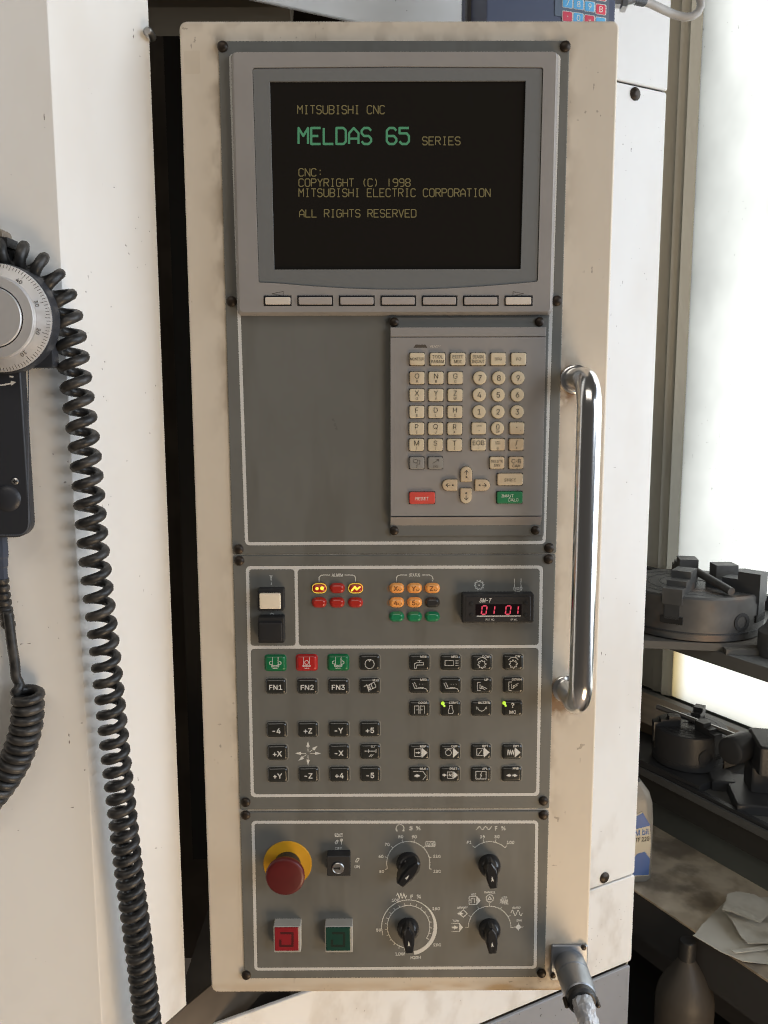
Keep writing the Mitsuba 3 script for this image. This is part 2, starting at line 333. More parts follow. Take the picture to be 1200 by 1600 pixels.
# left guard: bent sheet, fold line near the handwheel
GE = at(255, 700, 0.02); GD = np.array([-0.5, -0.866, 0])
p_fold = on(110, 700, GE, np.array([0.866, -0.5, 0]))
GF = np.array([p_fold[0], p_fold[1], 0])
FY = GF[1]
zb_right = at(286, 1570, GE[1])[2]
Zt = 1.5
GL = np.array([GF[0]-0.5, FY-0.09, 0])
def vert_sheet(p, q, z0, z1, th, n):
    p, q = np.asarray(p, float), np.asarray(q, float)
    A = [np.array([p[0], p[1], z0]), np.array([q[0], q[1], z0]), np.array([q[0], q[1], z1]), np.array([p[0], p[1], z1])]
    return quad_sheet(*A, th, n)
def bent(profile, z0, z1, th):
    """bent sheet: outline of points in plan, rounded at the fold, as a closed strip"""
    g = LineString(profile).buffer(th/2, cap_style=2, join_style=1, quad_segs=6)
    m = trimesh.creation.extrude_polygon(g, z1-z0, engine='earcut'); m.apply_translation((0, 0, z0)); return m
th = 0.003
add(MC, 'guard_panel', bent([(GL[0], GL[1]), (GF[0], GF[1]), (GE[0], GE[1]), (GE[0]-0.03, GE[1]+0.01)], zb_right, Zt, th), M_CREAM, 40, 'bent white guard sheet left of the control panel')
zbb = zb_right-0.004
low = bent([(GL[0], GL[1]+0.012), (GF[0], GF[1]+0.012), (GE[0]+0.06, GE[1]+0.10), (GE[0]+0.14, GE[1]+0.15)], zb_right-0.5, zbb, th)
add(MC, 'apron_panel', low, M_INNER, 40)
bt = at(227, 43, 0.0)
add(MC, 'guard_bolt', lathe(bt[0], bt[2], [(0.004, 0.02), (0.004, 0.008), (0.0025, 0.006)], 10), M_STEEL, 40)
# the angled side: three panels in one plane receding to the right
SD = np.array([0.883, 0.469, 0]); SN = np.array([0.469, -0.883, 0])       # SN towards the camera
SP = at(968, 600, 0.30)
def side(u, v, off=0.0): return on(u, v, SP+SN*off, SN)
s_r = side(1020, 700); r_edge = np.array([s_r[0], s_r[1]])
z_seam1 = side(1000, 134)[2]; z_seam2 = side(958, 1378)[2]; z_base = side(900, 1538.5)[2]
def along(p): return float(np.dot(p-SP, SD))
a_right = along(s_r); a_left = along(side(300, 10)); a_mid = along(side(860, 700))
def side_sheet(a0, a1, z0, z1, off=0.0, th=0.004, r=0.003):
    R = []
    for k, (i, o) in enumerate(((0, -th), (0, -0.001), (0.001, 0))):
        ring = rring((a0+a1)/2, (z0+z1)/2, a1-a0-2*i, z1-z0-2*i, r, 0, 3)
        R.append(np.array([SP+SD*q[0]+SN*(o+off)+np.array([0, 0, q[2]-SP[2]]) for q in ring]))
    return loft(R)
g = 0.0012
add(MC, 'side_panel', side_sheet(a_left-0.6, a_right, z_seam1+g, z_seam1+0.8), M_SIDE, 30, 'upper white side panel running on above the dark gap')
add(MC, 'side_panel', side_sheet(a_mid, a_right-0.001, z_seam2+g, z_seam1-g), M_SIDE, 30, 'tall narrow white side panel with two black screws')
add(MC, 'side_panel', side_sheet(a_left-0.25, a_right, z_base+g, z_seam2-g), M_SIDE, 30, 'low white side panel with scuffed edge')
add(MC, 'base_panel', side_sheet(a_left-0.6, a_right-0.006, z_base-0.7, z_base-g, 0.004), M_BASE, 30, 'grey painted base below the white panels')
# dark return of the side, so that the edge has depth
add(MC, 'side_return', quad_sheet(*[SP+SD*(a_right-0.002)+SN*(-q)+np.array([0, 0, z-SP[2]]) for q, z in ((0.005, z_base-0.7), (0.30, z_base-0.7), (0.30, z_seam1+0.8), (0.005, z_seam1+0.8))], 0.002, SD), M_FRAMED, False)
for (u, v) in ((992, 147), (944, 1371)):
    c = side(u, v); R = []
    for r_, o in ((0.0075, 0), (0.0075, 0.0015), (0.0045, 0.004), (0.002, 0.0042)):
        R.append(np.array([c+SD*r_*math.cos(t)+np.array([0, 0, r_*math.sin(t)])+SN*o for t in np.linspace(0, 2*math.pi, 16, endpoint=False)]))
    add(MC, 'side_screw', loft(R), M_SCREW, 40, 'black screw in the white side panel')
# inside of the machine seen through the gap
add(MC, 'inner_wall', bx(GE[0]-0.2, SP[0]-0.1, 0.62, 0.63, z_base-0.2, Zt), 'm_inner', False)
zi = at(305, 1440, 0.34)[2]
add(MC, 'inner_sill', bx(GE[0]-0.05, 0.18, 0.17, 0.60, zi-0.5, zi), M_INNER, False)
zt_ = at(300, 8, 0.12)[2]
add(MC, 'inner_hood', loft([np.array([(GE[0]-0.12, 0.12, zt_-0.002), (0.08, 0.12, zt_-0.002), (0.08, 0.2, zt_+0.5), (GE[0]-0.12, 0.2, zt_+0.5)]),
                            np.array([(GE[0]-0.12, 0.14, zt_-0.02), (0.08, 0.14, zt_-0.02), (0.08, 0.5, zt_+0.5), (GE[0]-0.12, 0.5, zt_+0.5)])]), mat('hood', pr((0.20, 0.165, 0.12), 0.5)), False)
add(MC, 'inner_door', bx(GE[0]-0.1, 0.25, 0.50, 0.51, zi, zt_+0.2), mat('door_black', pr((0.030, 0.027, 0.023), 0.25)), False)

# ================================================================== CONTROL PANEL
CP = thing('control_panel', 'tall cream control panel of a machine tool with screen, keypads and knobs', 'control panel')
W, H = 0.365, 0.8819
PXL, PXR, PZT, PZ12, PZ23 = 0.0325, 0.3235, 0.8656, 0.4329, 0.1884
PZB = at(600, 1526)[2]
add(CP, 'housing', rbox(W/2, H/2, W, H, 0.006, 0.075, 0.0, 0.0022, 3, 4), M_BOX, 40)
YP = -0.002
pcx, pw = (PXL+PXR)/2, PXR-PXL
P1 = add(CP, 'display_plate', rbox(pcx, (PZT+PZ12+0.0005)/2, pw, PZT-PZ12-0.0005, 0.0015, -0.0001, YP, 0.0006, 1), M_PLATE, False)
P2 = add(CP, 'operation_plate', rbox(pcx, (PZ12-0.0006+PZ23+0.0012)/2, pw-0.0006, PZ12-0.0006-PZ23-0.0012, 0.0015, -0.0001, YP, 0.0006, 1), M_PLATE, False)
P3 = add(CP, 'switch_plate', rbox(pcx, (PZ23-0.0012+PZB)/2, pw-0.0008, PZ23-0.0012-PZB, 0.0025, -0.0001, YP, 0.0006, 1), M_PLATE, False)
for P, L in ((P1, [(348, 73), (883, 73), (362, 471), (870, 470), (373, 858), (858, 856)]), (P2, [(374, 876), (857, 873.5), (384, 1253), (849, 1251)]), (P3, [(384, 1273), (849, 1273), (385, 1523), (846, 1520)])):
    for u, v in L: screw(P, u, v, YP)

def frame_line(u0, v0, u1, v1, u2, v2, u3, v3, w=5.0, r=7):
    """a printed frame through four corners (clockwise from top left), as a shapely figure"""
    o = Polygon([xz(u0, v0, YP), xz(u1, v1, YP), xz(u2, v2, YP), xz(u3, v3, YP)])
    o = o.buffer(-r*PX).buffer(r*PX, quad_segs=5)
    return o.difference(o.buffer(-w*PX).buffer(-3*PX).buffer(3*PX, quad_segs=5))
add(P1, 'printed_line', flat(frame_line(357.5, 84, 876, 84, 852.5, 850, 383, 852), YP), M_LINE, False)
g2 = frame_line(384, 884.5, 848.5, 883.5, 842.5, 1243.5, 392, 1245.5)
g2 = g2.union(strokes([[(388, 1011.5), (845, 1010)], [(462.5, 886), (464.5, 1012)]], YP, 5))
add(P2, 'printed_line', flat(g2.buffer(0.003, quad_segs=4).buffer(-0.003, quad_segs=4), YP), M_LINE, False)
add(P3, 'printed_line', flat(frame_line(393, 1282.5, 841, 1282, 838.5, 1513.5, 397.5, 1516.5), YP), M_LINE, False)

# ---- display unit
DU = numbered(CP+'__display_unit')
YB = -0.013
bl, btop = xz(361, 85, YP); br_, _ = xz(872, 85, YP); _, bbot = xz(600, 491.5, YB)
bcx, bcz, bw_, bh_ = (bl+br_)/2, (btop+bbot)/2, br_-bl, btop-bbot
def ring_of(poly, y): return np.array([(x, y, z) for x, z in list(poly.exterior.coords)[:-1]])
R0, R1, R2 = rring(bcx, bcz, bw_, bh_, 0.004, YP, 5), rring(bcx, bcz, bw_-0.002, bh_-0.002, 0.004, YB+0.004, 5), rring(bcx, bcz, bw_-0.0075, bh_-0.0045, 0.003, YB, 5)
# inner opening with its curved lower edge
inner_px = [(394, 105.5), (622, 103.5), (849, 105), (840.5, 440)]+[(840.5-436*k/16, 440+12.5*math.sin(math.pi*k/16)) for k in range(1, 16)]+[(404, 441.5)]
inner = Polygon([xz(u, v, YB) for u, v in inner_px]).buffer(-0.002).buffer(0.002, quad_segs=4)
outer = Polygon([(p[0], p[2]) for p in R2])
face = flat(outer.difference(inner), YB+0.0003, 0.0003)
inr = np.array([(x, YB, z) for x, z in list(inner.exterior.coords)[:-1]])
well = loft([inr, inr+np.array([0, 0.003, 0])], False, False)
bez = cat_([loft([R0, R1, R2], False, False), face, well])
add(DU, 'bezel', bez, M_SILVER, 35)
sx0, sz0 = xz(425, 127, YB+0.003); sx1, _ = xz(818, 127, YB+0.003); _, sz1 = xz(600, 421, YB+0.003)
scr = Polygon([xz(421.5, 127.5, YB+0.002), xz(821.5, 126.5, YB+0.002), xz(813.5, 420.5, YB+0.002), xz(428.5, 421.5, YB+0.002)])
groove = inner.buffer(-0.0004)
add(DU, 'mask_panel', flat(groove.difference(scr), YB+0.0035, 0.0023), M_BEZIN, False)
add(DU, 'groove', flat(inner.buffer(0.001), YB+0.006, 0.0015), M_GAP, False)
YS = YB+0.0035
add(DU, 'screen', flat(scr.buffer(0.001), YS+0.0006, 0.0006), M_SCREEN, False, 'dark screen of the display with yellow and green text')
GLY = {'A': '00 04 26 44 40|02 42', 'B': '00 06 36 45 44 33 03|33 42 41 30 00', 'C': '45 36 16 05 01 10 30 41', 'D': '00 06 36 45 41 30 00', 'E': '46 06 00 40|03 33',
       'G': '45 36 16 05 01 10 30 41 43 23', 'H': '00 06|40 46|03 43', 'I': '16 36|26 20|10 30', 'L': '06 00 40', 'M': '00 06 23 46 40', 'N': '00 06 40 46', 'O': '10 01 05 16 36 45 41 30 10',
       'P': '00 06 36 45 44 33 03', 'R': '00 06 36 45 44 33 03|23 40', 'S': '45 36 16 05 04 13 33 42 41 30 10 01', 'T': '06 46|26 20', 'U': '06 01 10 30 41 46', 'V': '06 20 46', 'Y': '06 23 46|23 20',
       '(': '36 24 22 30', ')': '16 24 22 10', ':': '21 22|24 25', '1': '26 20', '8': '13 04 05 16 36 45 44 33 13 02 01 10 30 41 42 33', '9': '10 30 41 45 36 16 05 04 13 43', '5': '46 06 04 34 43 41 30 10 01', '6': '45 36 16 05 01 10 30 41 42 33 03', ' ': ''}
def vector_text(s, u0, u1, vtop, vbot, y, w):
    pitch = (u1-u0)/(len(s)-0.25); ls = []
    for i, c in enumerate(s):
        for l in GLY[c].split('|'):
            q = [(u0+pitch*(i+0.75*int(a[0])/4), vbot+(vtop-vbot)*int(a[1])/6) for a in l.split()]
            if len(q) > 1: ls.append(q)
    return strokes(ls, y, w)
YEL, GRN = (0.098, 0.078, 0.018), (0.016, 0.170, 0.075)
for s, u0, u1, v0, v1 in (('MITSUBISHI CNC', 465, 601, 164, 178.5), ('SERIES', 660, 719, 213, 227), ('CNC:', 467, 504, 262.5, 276), ('COPYRIGHT (C) 1998', 467, 641, 278.5, 292), ('MITSUBISHI ELECTRIC CORPORATION', 467, 766, 294, 308), ('ALL RIGHTS RESERVED', 468, 650, 326.5, 340)):
    add(DU, 'screen_text', flat(vector_text(s, u0, u1, v0+0.9, v1-0.7, YS, 1.35), YS, 0.0001), M_INK, False, emit=YEL)
add(DU, 'screen_text', flat(vector_text('MELDAS 65', 466.5, 639, 200, 225, YS, 3.2), YS, 0.0001), M_INK, False, 'large green lettering on the screen', emit=GRN)
def px_block(u0, v0, u1, v1, yb, yf, r=0.001, bev=0.0006, steps=2, n=4):
    x0, z0 = xz(u0, v0, yf); x1, z1 = xz(u1, v1, yf)
    return rbox((x0+x1)/2, (z0+z1)/2, x1-x0, z0-z1, r, yb, yf, bev, steps, n)
for i, (u0, u1) in enumerate(((414, 453.5), (466.5, 518.5), (531.5, 583.5), (596.5, 648), (661, 712.5), (725.5, 777), (790.5, 830))):
    a, b_ = xz(u0-1.6, 462.2, YB), xz(u1+1.6, 477.6, YB)
    add(DU, 'softkey_recess', flat(sbox(a[0], b_[1], b_[0], a[1]).buffer(0.0003), YB, 0.0002), M_GAP, False)
    add(DU, 'softkey', px_block(u0, 464, u1, 475.5, YB, YB-0.0022), M_SOFTL if i in (0, 6) else M_SOFT, 40, ('light page key with a triangle printed above' if i in (0, 6) else None))
add(DU, 'page_mark', flat(strokes([[(425, 459), (442.5, 455.5), (442.5, 462.3), (425, 459)]], YB, 0.8), YB, 0.0001), M_INK, False)
add(DU, 'page_mark', flat(strokes([[(818, 459), (801.5, 455.8), (801.5, 462), (818, 459)]], YB, 0.8), YB, 0.0001), M_INK, False)

# ---- data keypad
DK = numbered(CP+'__data_keypad')
YK = -0.010
x0, z0 = xz(609.5, 496, -0.004); x1, z1 = xz(853.5, 837, -0.004)
x1 = xz(848, 837, -0.004)[0]+0.001
add(DK, 'back_plate', rbox((x0+x1)/2, (z0+z1)/2, x1-x0, z0-z1, 0.001, YP, -0.0045, 0.0005, 1), mat('keypad_back', pr((0.135, 0.135, 0.125), 0.5)), False)
for u, v in ((616, 503.5), (843, 503), (616, 829), (836.5, 828.5)): screw(DK, u, v, -0.0045, 0.0038)
cx0, cz0 = xz(610, 511.5, YK); cx1 = (xz(854, 512, YK)[0]+xz(846, 820, YK)[0])/2; _, cz1 = xz(700, 821.5, YK)
_, zl0 = xz(700, 526.5, YK); _, zl1 = xz(700, 807, YK)
def face_strip(za, zb, lift=0.0, rb=0.0006): return rbox((cx0+cx1)/2, (za+zb)/2, cx1-cx0, za-zb, 0.0006, -0.0045, YK-lift, rb, 2)
add(DK, 'cover_strip', face_strip(cz0, zl0+0.0003), M_SILVER, 40)
add(DK, 'cover', face_strip(zl0-0.0003, zl1+0.0003, 0.0, 0.0004), M_SILVER, 40, 'silver face of the data keypad')
# the rounded lip below
rl = [np.array([(x, -0.0045-0.0065*math.sin(math.radians(a))*1.0, zl1-0.0004-(1-math.cos(math.radians(a)))*0+(-(zl1-cz1))*(1-math.sin(math.radians(a)))) for a in np.linspace(90, 0, 8)]+[(x, -0.0045, zl1-0.0004)]) for x in (cx0, cx1)]
add(DK, 'cover_strip', loft(rl), M_SILVER, 40)
add(DK, 'status_light', flat(fill([(646, 543.5), (649, 538.5), (665, 538.5), (668, 543.5)], YK), YK, 0.0002), mat('keypad_led', pr((0.09, 0.075, 0.06), 0.3)), False)
add(DK, 'print', text('READY', 680, 541.2, 3.6, YK, False), M_SOFTL, False)
YKF = YK-0.0030
def data_key(u, v, w, h, kind, m=M_KEY, label=None):
    x, z = xz(u, v, YKF); s = PX*0.975
    if kind == 'round':
        me = lathe(x, z, [(w/2*s, YK), (w/2*s, YKF+0.0009), (w/2*s-0.00025, YKF+0.0003), (w/2*s-0.0009, YKF)], 24)
        rec = Point(x, z).buffer(w/2*s+0.00045, quad_segs=6)
    elif kind in ('up', 'down', 'left', 'right'):
        a, b = (w, h) if kind in ('up', 'down') else (h, w)
        pts = [(-a/2, -b/2), (a/2, -b/2)]+[(a/2*math.cos(t), b/2-a/2+a/2*math.sin(t)) for t in np.linspace(0, math.pi, 11)]
        g = Polygon(pts).buffer(-1.2).buffer(1.2, quad_segs=3); g = affinity.rotate(g, {'up': 0, 'down': 180, 'left': 90, 'right': -90}[kind], origin=(0, 0))
        g = affinity.translate(affinity.scale(g, s, s, origin=(0, 0)), x, z)
        a1 = np.array(g.exterior.coords)[:-1]; c = a1.mean(0)
        R = [np.c_[a1[:, 0], np.full(len(a1), yy), a1[:, 1]] for yy in (YK, YKF+0.0009)]
        for k_, yy in ((0.965, YKF+0.0003), (0.90, YKF)): q = c+(a1-c)*k_; R.append(np.c_[q[:, 0], np.full(len(q), yy), q[:, 1]])
        me = loft(R); rec = g.buffer(0.00045)
    else:
        me = rbox(x, z, w*s, h*s, 0.0016, YK, YKF, 0.0009, 2); rec = sbox(x-w*s/2, z-h*s/2, x+w*s/2, z+h*s/2).buffer(0.00045, quad_segs=3)
    add(DK, 'key_recess', flat(rec, YK, 0.00012), M_GAP, False)
    return add(DK, 'key', me, m, 40, label)
def klegend(ms, m=M_INK): add(DK, 'key_legend', cat_(ms), m, False)
for u, lines in ((651.75, ['MONITOR']), (683.7, ['TOOL', 'PARAM']), (715.5, ['EDIT', 'MDI']), (747.2, ['DIAGN', 'IN/OUT']), (778.6, ['SFG']), (810.6, ['FO'])):
    data_key(u, 561, 23.2, 19, 'rect')
    if len(lines) == 1: klegend([text(lines[0], u, 561, 4.2, YKF, width=20.5 if len(lines[0]) > 4 else None, bold=False)])
    else: klegend([text(lines[0], u, 557.5, 4.8, YKF, width=16), text(lines[1], u, 565, 4.8, YKF, width=19.5 if len(lines[1]) > 3 else 11)])
rows = [(590.5, 'OA NB GC'), (617.3, 'XU YV ZW'), (643.7, 'FE DL HI'), (669.8, 'PI QJ RK'), (695.3, 'M( S) T[')]
for i, (v, L) in enumerate(rows):
    for u, c in zip((651.6-0.15*i, 681.4-0.25*i, 711.5-0.3*i), L.split()):
        data_key(u, v, 23, 19, 'rect')
        klegend([text(c[0], u, v-2.9, 7.6, YKF), text(c[1], u, v+5.3, 4.0, YKF)])
for v, L, s in ((590.5, '789', 0), (617, '456', -0.9), (643.5, '123', -1.2)):
    for u, c in zip((750, 779.6, 809.6), L):
        data_key(u+s, v, 20.8, 20.8, 'round'); k = [text(c, u+s, v, 8.2, YKF)]
        if c == '9': k.append(text(',', u+s+4.6, v+3.5, 4, YKF))
        klegend(k)
data_key(748.3, 669.5, 22.5, 18.5, 'rect'); klegend([flat(strokes([[(744.5, 665.5), (752.5, 665.5)], [(747.5, 673), (749.3, 673)]], YKF, 1.1), YKF)])
data_key(777.8, 669.3, 20.6, 20.6, 'round'); klegend([text('0', 777.8, 667, 7.6, YKF), text('SP', 777.8, 674.5, 3.8, YKF)])
data_key(807.8, 669.3, 22.8, 18.5, 'rect'); klegend([flat(Point(xz(807.5, 668, YKF)).buffer(1.0*PX), YKF), text(',', 814, 672.5, 4, YKF)])
data_key(747.8, 694.8, 22.8, 18.5, 'rect'); klegend([text('EOB', 747.8, 692, 7, YKF, width=18), text(';', 747.8, 700, 4, YKF)])
data_key(777.6, 694.8, 22.8, 18.5, 'rect'); klegend([flat(strokes([[(773.5, 690.5), (781.5, 690.5)], [(773.5, 693.5), (781.5, 693.5)], [(776, 699.8), (779, 699.8)], [(776, 701.6), (779, 701.6)]], YKF, 1.1), YKF)])
data_key(807, 694.8, 22.8, 18.5, 'rect'); klegend([text('/', 807, 692, 7, YKF), flat(Point(xz(807, 700, YKF)).buffer(1.1*PX), YKF)])
data_key(651.3, 723.6, 23, 18.8, 'rect', M_KEYG, 'grey key with two overlapping squares'); klegend([flat(strokes([[(646.5, 718), (652, 718), (652, 723), (646.5, 723), (646.5, 718)], [(652, 720), (656, 720), (656, 725), (650, 725), (650, 723)]], YKF, 0.8), YKF), text('?', 651.3, 729, 4, YKF)])
data_key(680.5, 723.6, 23, 18.8, 'rect', M_KEYG, 'grey key with a slanting arrow'); klegend([flat(strokes([[(676, 724), (685.5, 718)], [(682, 718), (685.5, 718), (684.5, 721.5)]], YKF, 1), YKF), text('(X)', 680.5, 729, 4, YKF)])
data_key(776.8, 723.3, 22.8, 18.8, 'rect'); klegend([text('DELETE', 776.8, 720.8, 4, YKF, width=18), text('INS', 776.8, 727, 4, YKF)])
data_key(806.7, 723.3, 23, 18.8, 'rect'); klegend([text('C·B', 806.7, 720.6, 6.2, YKF, width=14.5), text('CAN', 806.7, 728, 4.2, YKF)])
for k, u, v, w, h in (('up', 728.8, 741, 18, 24), ('left', 703, 758.2, 24, 18), ('right', 754, 758.2, 24, 18), ('down', 728.3, 775, 18, 24)):
    data_key(u, v, w if k in ('up', 'down') else h, h if k in ('up', 'down') else w, k) if False else data_key(u, v, 18, 24, k) if k in ('up', 'down') else data_key(u, v, 24, 18, k)
    dx, dy = {'up': (0, -1), 'down': (0, 1), 'left': (-1, 0), 'right': (1, 0)}[k]
    tip = (u+dx*6, v+dy*6); px_, py_ = -dy, dx
    klegend([flat(strokes([[(u-dx*1, v-dy*1), tip], [(tip[0]-dx*3.4+px_*3.2, tip[1]-dy*3.4+py_*3.2), tip, (tip[0]-dx*3.4-px_*3.2, tip[1]-dy*3.4-py_*3.2)]], YKF, 1.1).union(Point(xz(u-dx*4.5, v-dy*4.5, YKF)).buffer(1.5*PX)), YKF)])
data_key(797.2, 749.2, 40, 18.5, 'rect'); klegend([text('SHIFT', 797.2, 750, 4.4, YKF)])
data_key(659.7, 778.3, 40.5, 18.8, 'rect', M_RESET, 'red RESET key'); klegend([text('RESET', 659.7, 779, 5, YKF)], M_INKW)
data_key(796.6, 777.6, 40.5, 18.8, 'rect', M_INPUT, 'green INPUT key'); klegend([text('INPUT', 793, 775, 4.4, YKF), text('CALC', 802, 781, 4.4, YKF)], M_INKW)

# ---- operation plate: rockers, lamps, counter, membrane keys
YO = YP
for (u0, v0, u1, v1, cap) in ((402, 921.5, 443.5, 954.5, True), (402.5, 965, 444, 1005, False)):
    R_ = add(P2, 'power_switch', px_block(u0, v0, u1, v1, YO, -0.013, 0.0012, 0.0008), M_DARK, 40, 'black power switch with a cream cap' if cap else 'black power switch marked with a circle')
    if cap: add(P2, 'power_switch_cap', px_block(405, 927.5, 438.5, 952, -0.013, -0.0155, 0.001, 0.0012), M_CAP, 40, 'cream cap of the power switch')
    else: add(P2, 'power_switch_cap', px_block(404.5, 973, 441, 1003, -0.013, -0.015, 0.001, 0.0012), M_DARK, 40)
add(P2, 'print', flat(strokes([arc(425, 960.5, 2.6, 0, 360, 16)], YO, 1.0), YO-0.0), M_PRINT, False)
add(P2, 'print', flat(strokes([[(421.5, 898.5), (423.6, 903.5)], [(425.6, 898.5), (423.6, 903.5), (423.6, 907)], [(424, 910), (424, 914)]], YO, 1.2), YO), M_PRINT, False)
for cu, s in ((527, 'ALARM'), (647.8, 'STATUS')):
    add(P2, 'print', cat_([flat(strokes([[(cu-28.4, 908.5), (cu-28.4, 902), (cu-26, 899.2), (cu-22, 898.4), (cu-11.5, 898.4)], [(cu+28.4, 908.5), (cu+28.4, 902), (cu+26, 899.2), (cu+22, 898.4), (cu+11.5, 898.4)]], YO, 1.1), YO), text(s, cu, 898.6, 5, YO, True, width=17.5)]), M_PRINT, False)
def lamp(u, v, m, lit=None, legend=None, label=None):
    x, z = xz(u, v, YO-0.003); w, h = 23.6*PX, 16.2*PX
    R = [rring(x, z, w-2*i, h-2*i, h*0.45-i, y, 3) for i, y in ((0, YO), (0, YO-0.0012), (0.0016, YO-0.0034), (0.0024, YO-0.0038))]
    add(P2, 'indicator_lamp', loft(R), m, 25, label)
    yf = YO-0.0038
    if lit:
        g = unary_union([Point(xz(u-3.4, v, yf)).buffer(2.6*PX), Point(xz(u+4.4, v-0.5, yf)).buffer(3.0*PX)]) if lit == 1 else unary_union([LineString([xz(u-6, v+3, yf), xz(u-1, v-3, yf), xz(u+1.5, v+1.5, yf), xz(u+6.5, v-2.5, yf)]).buffer(1.4*PX)])
        add(P2, 'lamp_glow', flat(g, yf, 0.0001), M_LO, False, emit=(1.15, 0.78, 0.04))
        rim = Polygon(rring(x, z, w*0.97, h*0.97, h*0.43, 0, 4)[:, [0, 2]])
        rim = rim.difference(Polygon(rring(x, z, w*0.80, h*0.76, h*0.35, 0, 4)[:, [0, 2]]))
        add(P2, 'lamp_glow', flat(rim, YO-0.0018, 0.0003), M_LO, False, emit=(0.55, 0.56, 0.03))
    if legend: add(P2, 'lamp_legend', cat_([text(legend, u-1.5, v, 7.5, yf, True), flat(strokes([arc(u-8.2, v, 6, 130, 230, 8), arc(u+5.0, v+1.5, 2.2, 150, 400, 8)], yf, 1.0), yf)]), mat('lamp_ink', pr((0.25, 0.085, 0.02), 0.5)) if 'm_lamp_ink' not in scene else 'm_lamp_ink', False)
for u in (498.8, 527, 555.7):
    lamp(u, 919.7, M_LR, {498.8: 1, 555.7: 2}.get(u), label={498.8: 'alarm lamp lit yellow, left of the three', 555.7: 'alarm lamp lit amber under the bracket end'}.get(u)); lamp(u-0.3, 942.2, M_LR)
for u, s in ((620, 'X'), (647.9, 'Y'), (675.8, 'Z')): lamp(u, 919.6, M_LO, legend=s)
for u, s in ((620, '4'), (647.9, '5')): lamp(u, 942, M_LO, legend=s)
lamp(675.8, 942, M_LK, label='unlit black lamp among the orange ones')
for u in (619.8, 647.8, 675.8): lamp(u, 964.3, M_LG)
# gear and spindle signs
gear = [(748.7+(7.6 if (k//2) % 2 == 0 else 5.4)*math.cos(2*math.pi*k/40), 914.3-(7.6 if (k//2) % 2 == 0 else 5.4)*math.sin(2*math.pi*k/40)) for k in range(41)]
add(P2, 'print', flat(strokes([gear], YO, 1.0).union(Point(xz(748.7, 914.3, YO)).buffer(1.3*PX)), YO), M_PRINT, False)
add(P2, 'print', flat(strokes([[(803.8, 904), (803.8, 917.5)], [(814, 904), (814, 917.5)], [(802.3, 918.5), (815.7, 918.5), (815, 922), (811, 924), (806.5, 924), (803, 922), (802.3, 918.5)], [(804, 920.5), (814, 920.5)]], YO, 1.0), YO), M_PRINT, False)
# tool counter
YC = -0.012
TC = add(P2, 'counter', px_block(722.5, 928.5, 834, 973.5, YO, YC, 0.0015, 0.0012), M_DARK, 40, 'black counter with red digits reading 01 01')
add(P2, 'counter_face', px_block(728, 932.5, 829, 970.5, YC, YC-0.0006, 0.001, 0.0003, 1), mat('counter_face', pr((0.026, 0.025, 0.026), 0.35)), False)
yc = YC-0.0006
add(P2, 'counter_window', flat(fill([(743, 944), (815, 944), (815, 961.5), (743, 961.5)], yc), yc, 0.0002), mat('counter_window', pr((0.008, 0.004, 0.005), 0.2)), False)
add(P2, 'counter_print', cat_([text('SM-T', 758.5, 938, 6.2, yc, True, width=18, slant=0.25), flat(strokes([[(745, 962.8), (814, 962.3)]], yc, 1.6), yc), text('POT NO.', 766, 968, 2.8, yc, width=14), text('SP NO.', 803, 968, 2.8, yc, width=11)]), M_PRINT, False)
for u, v in ((736.3, 943.5), (736.8, 961), (821, 942.5), (821, 961)):
    x, z = xz(u, v, yc); add(P2, 'counter_screw', lathe(x, z, [(0.0021, yc), (0.0021, yc-0.0004), (0.001, yc-0.0006)], 12), M_GAP, False)
def seg7(u, v, w, h, on_):
    s = 0.12*h; q = []
    def P(a, b): return (u+a*w/2+(-b)*(-s*0.5)*-1+0, v+b*h/2)
    E = {'a': ((-1, -1), (1, -1)), 'b': ((1, -1), (1, 0)), 'c': ((1, 0), (1, 1)), 'd': ((-1, 1), (1, 1)), 'e': ((-1, 0), (-1, 1)), 'f': ((-1, -1), (-1, 0)), 'g': ((-1, 0), (1, 0))}
    for k in on_:
        (a, b), (c, d) = E[k]; p0, p1 = np.array((u+a*w/2-b*s*0.5, v+b*h/2)), np.array((u+c*w/2-d*s*0.5, v+d*h/2)); t = (p1-p0)*0.13
        q.append([tuple(p0+t), tuple(p1-t)])
    return q
YD = yc-0.0002
for u, d in ((756.5, 'abcdef'), (772, 'bc'), (794, 'abcdef'), (809, 'bc')):
    uu = u-3.2 if d == 'bc' else u
    add(P2, 'counter_digit', flat(strokes(seg7(uu, 953.2, 7.4, 13.2, d), YD, 1.9), YD, 0.0001), M_INK, False, emit=(0.85, 0.035, 0.10))
# membrane keys
YM = YO-0.0028
def mkey(u, v, m, art_, label=None):
    x, z = xz(u, v, YM); w, h = 33*PX, 25.5*PX
    rim = rbox(x, z, w+0.0013, h+0.0013, 0.0028, YO, YO-0.0004, 0.0003, 1, 4)
    add(P2, 'membrane_key', rbox(x, z, w, h, 0.0026, YO, YM, 0.0026, 4, 4), m, 60, label)
    add(P2, 'key_rim', rim, M_RIM if m == M_MK else m, False)
    ms = [a_ for a_ in art_ if a_ is not None]
    if ms: add(P2, 'membrane_legend', cat_(ms), M_PRINT, False)
def ml(u, v, ls, w=0.9, polys=()):
    g = strokes([[(u+a, v+b) for a, b in l] for l in ls], YM, w) if ls else Polygon()
    for p in polys: g = g.union(fill([(u+a, v+b) for a, b in p], YM))
    return flat(g, YM, 0.0002)
def circ(a, b, r, a0=0, a1=360): return arc(a, b, r, a0, a1, 16)
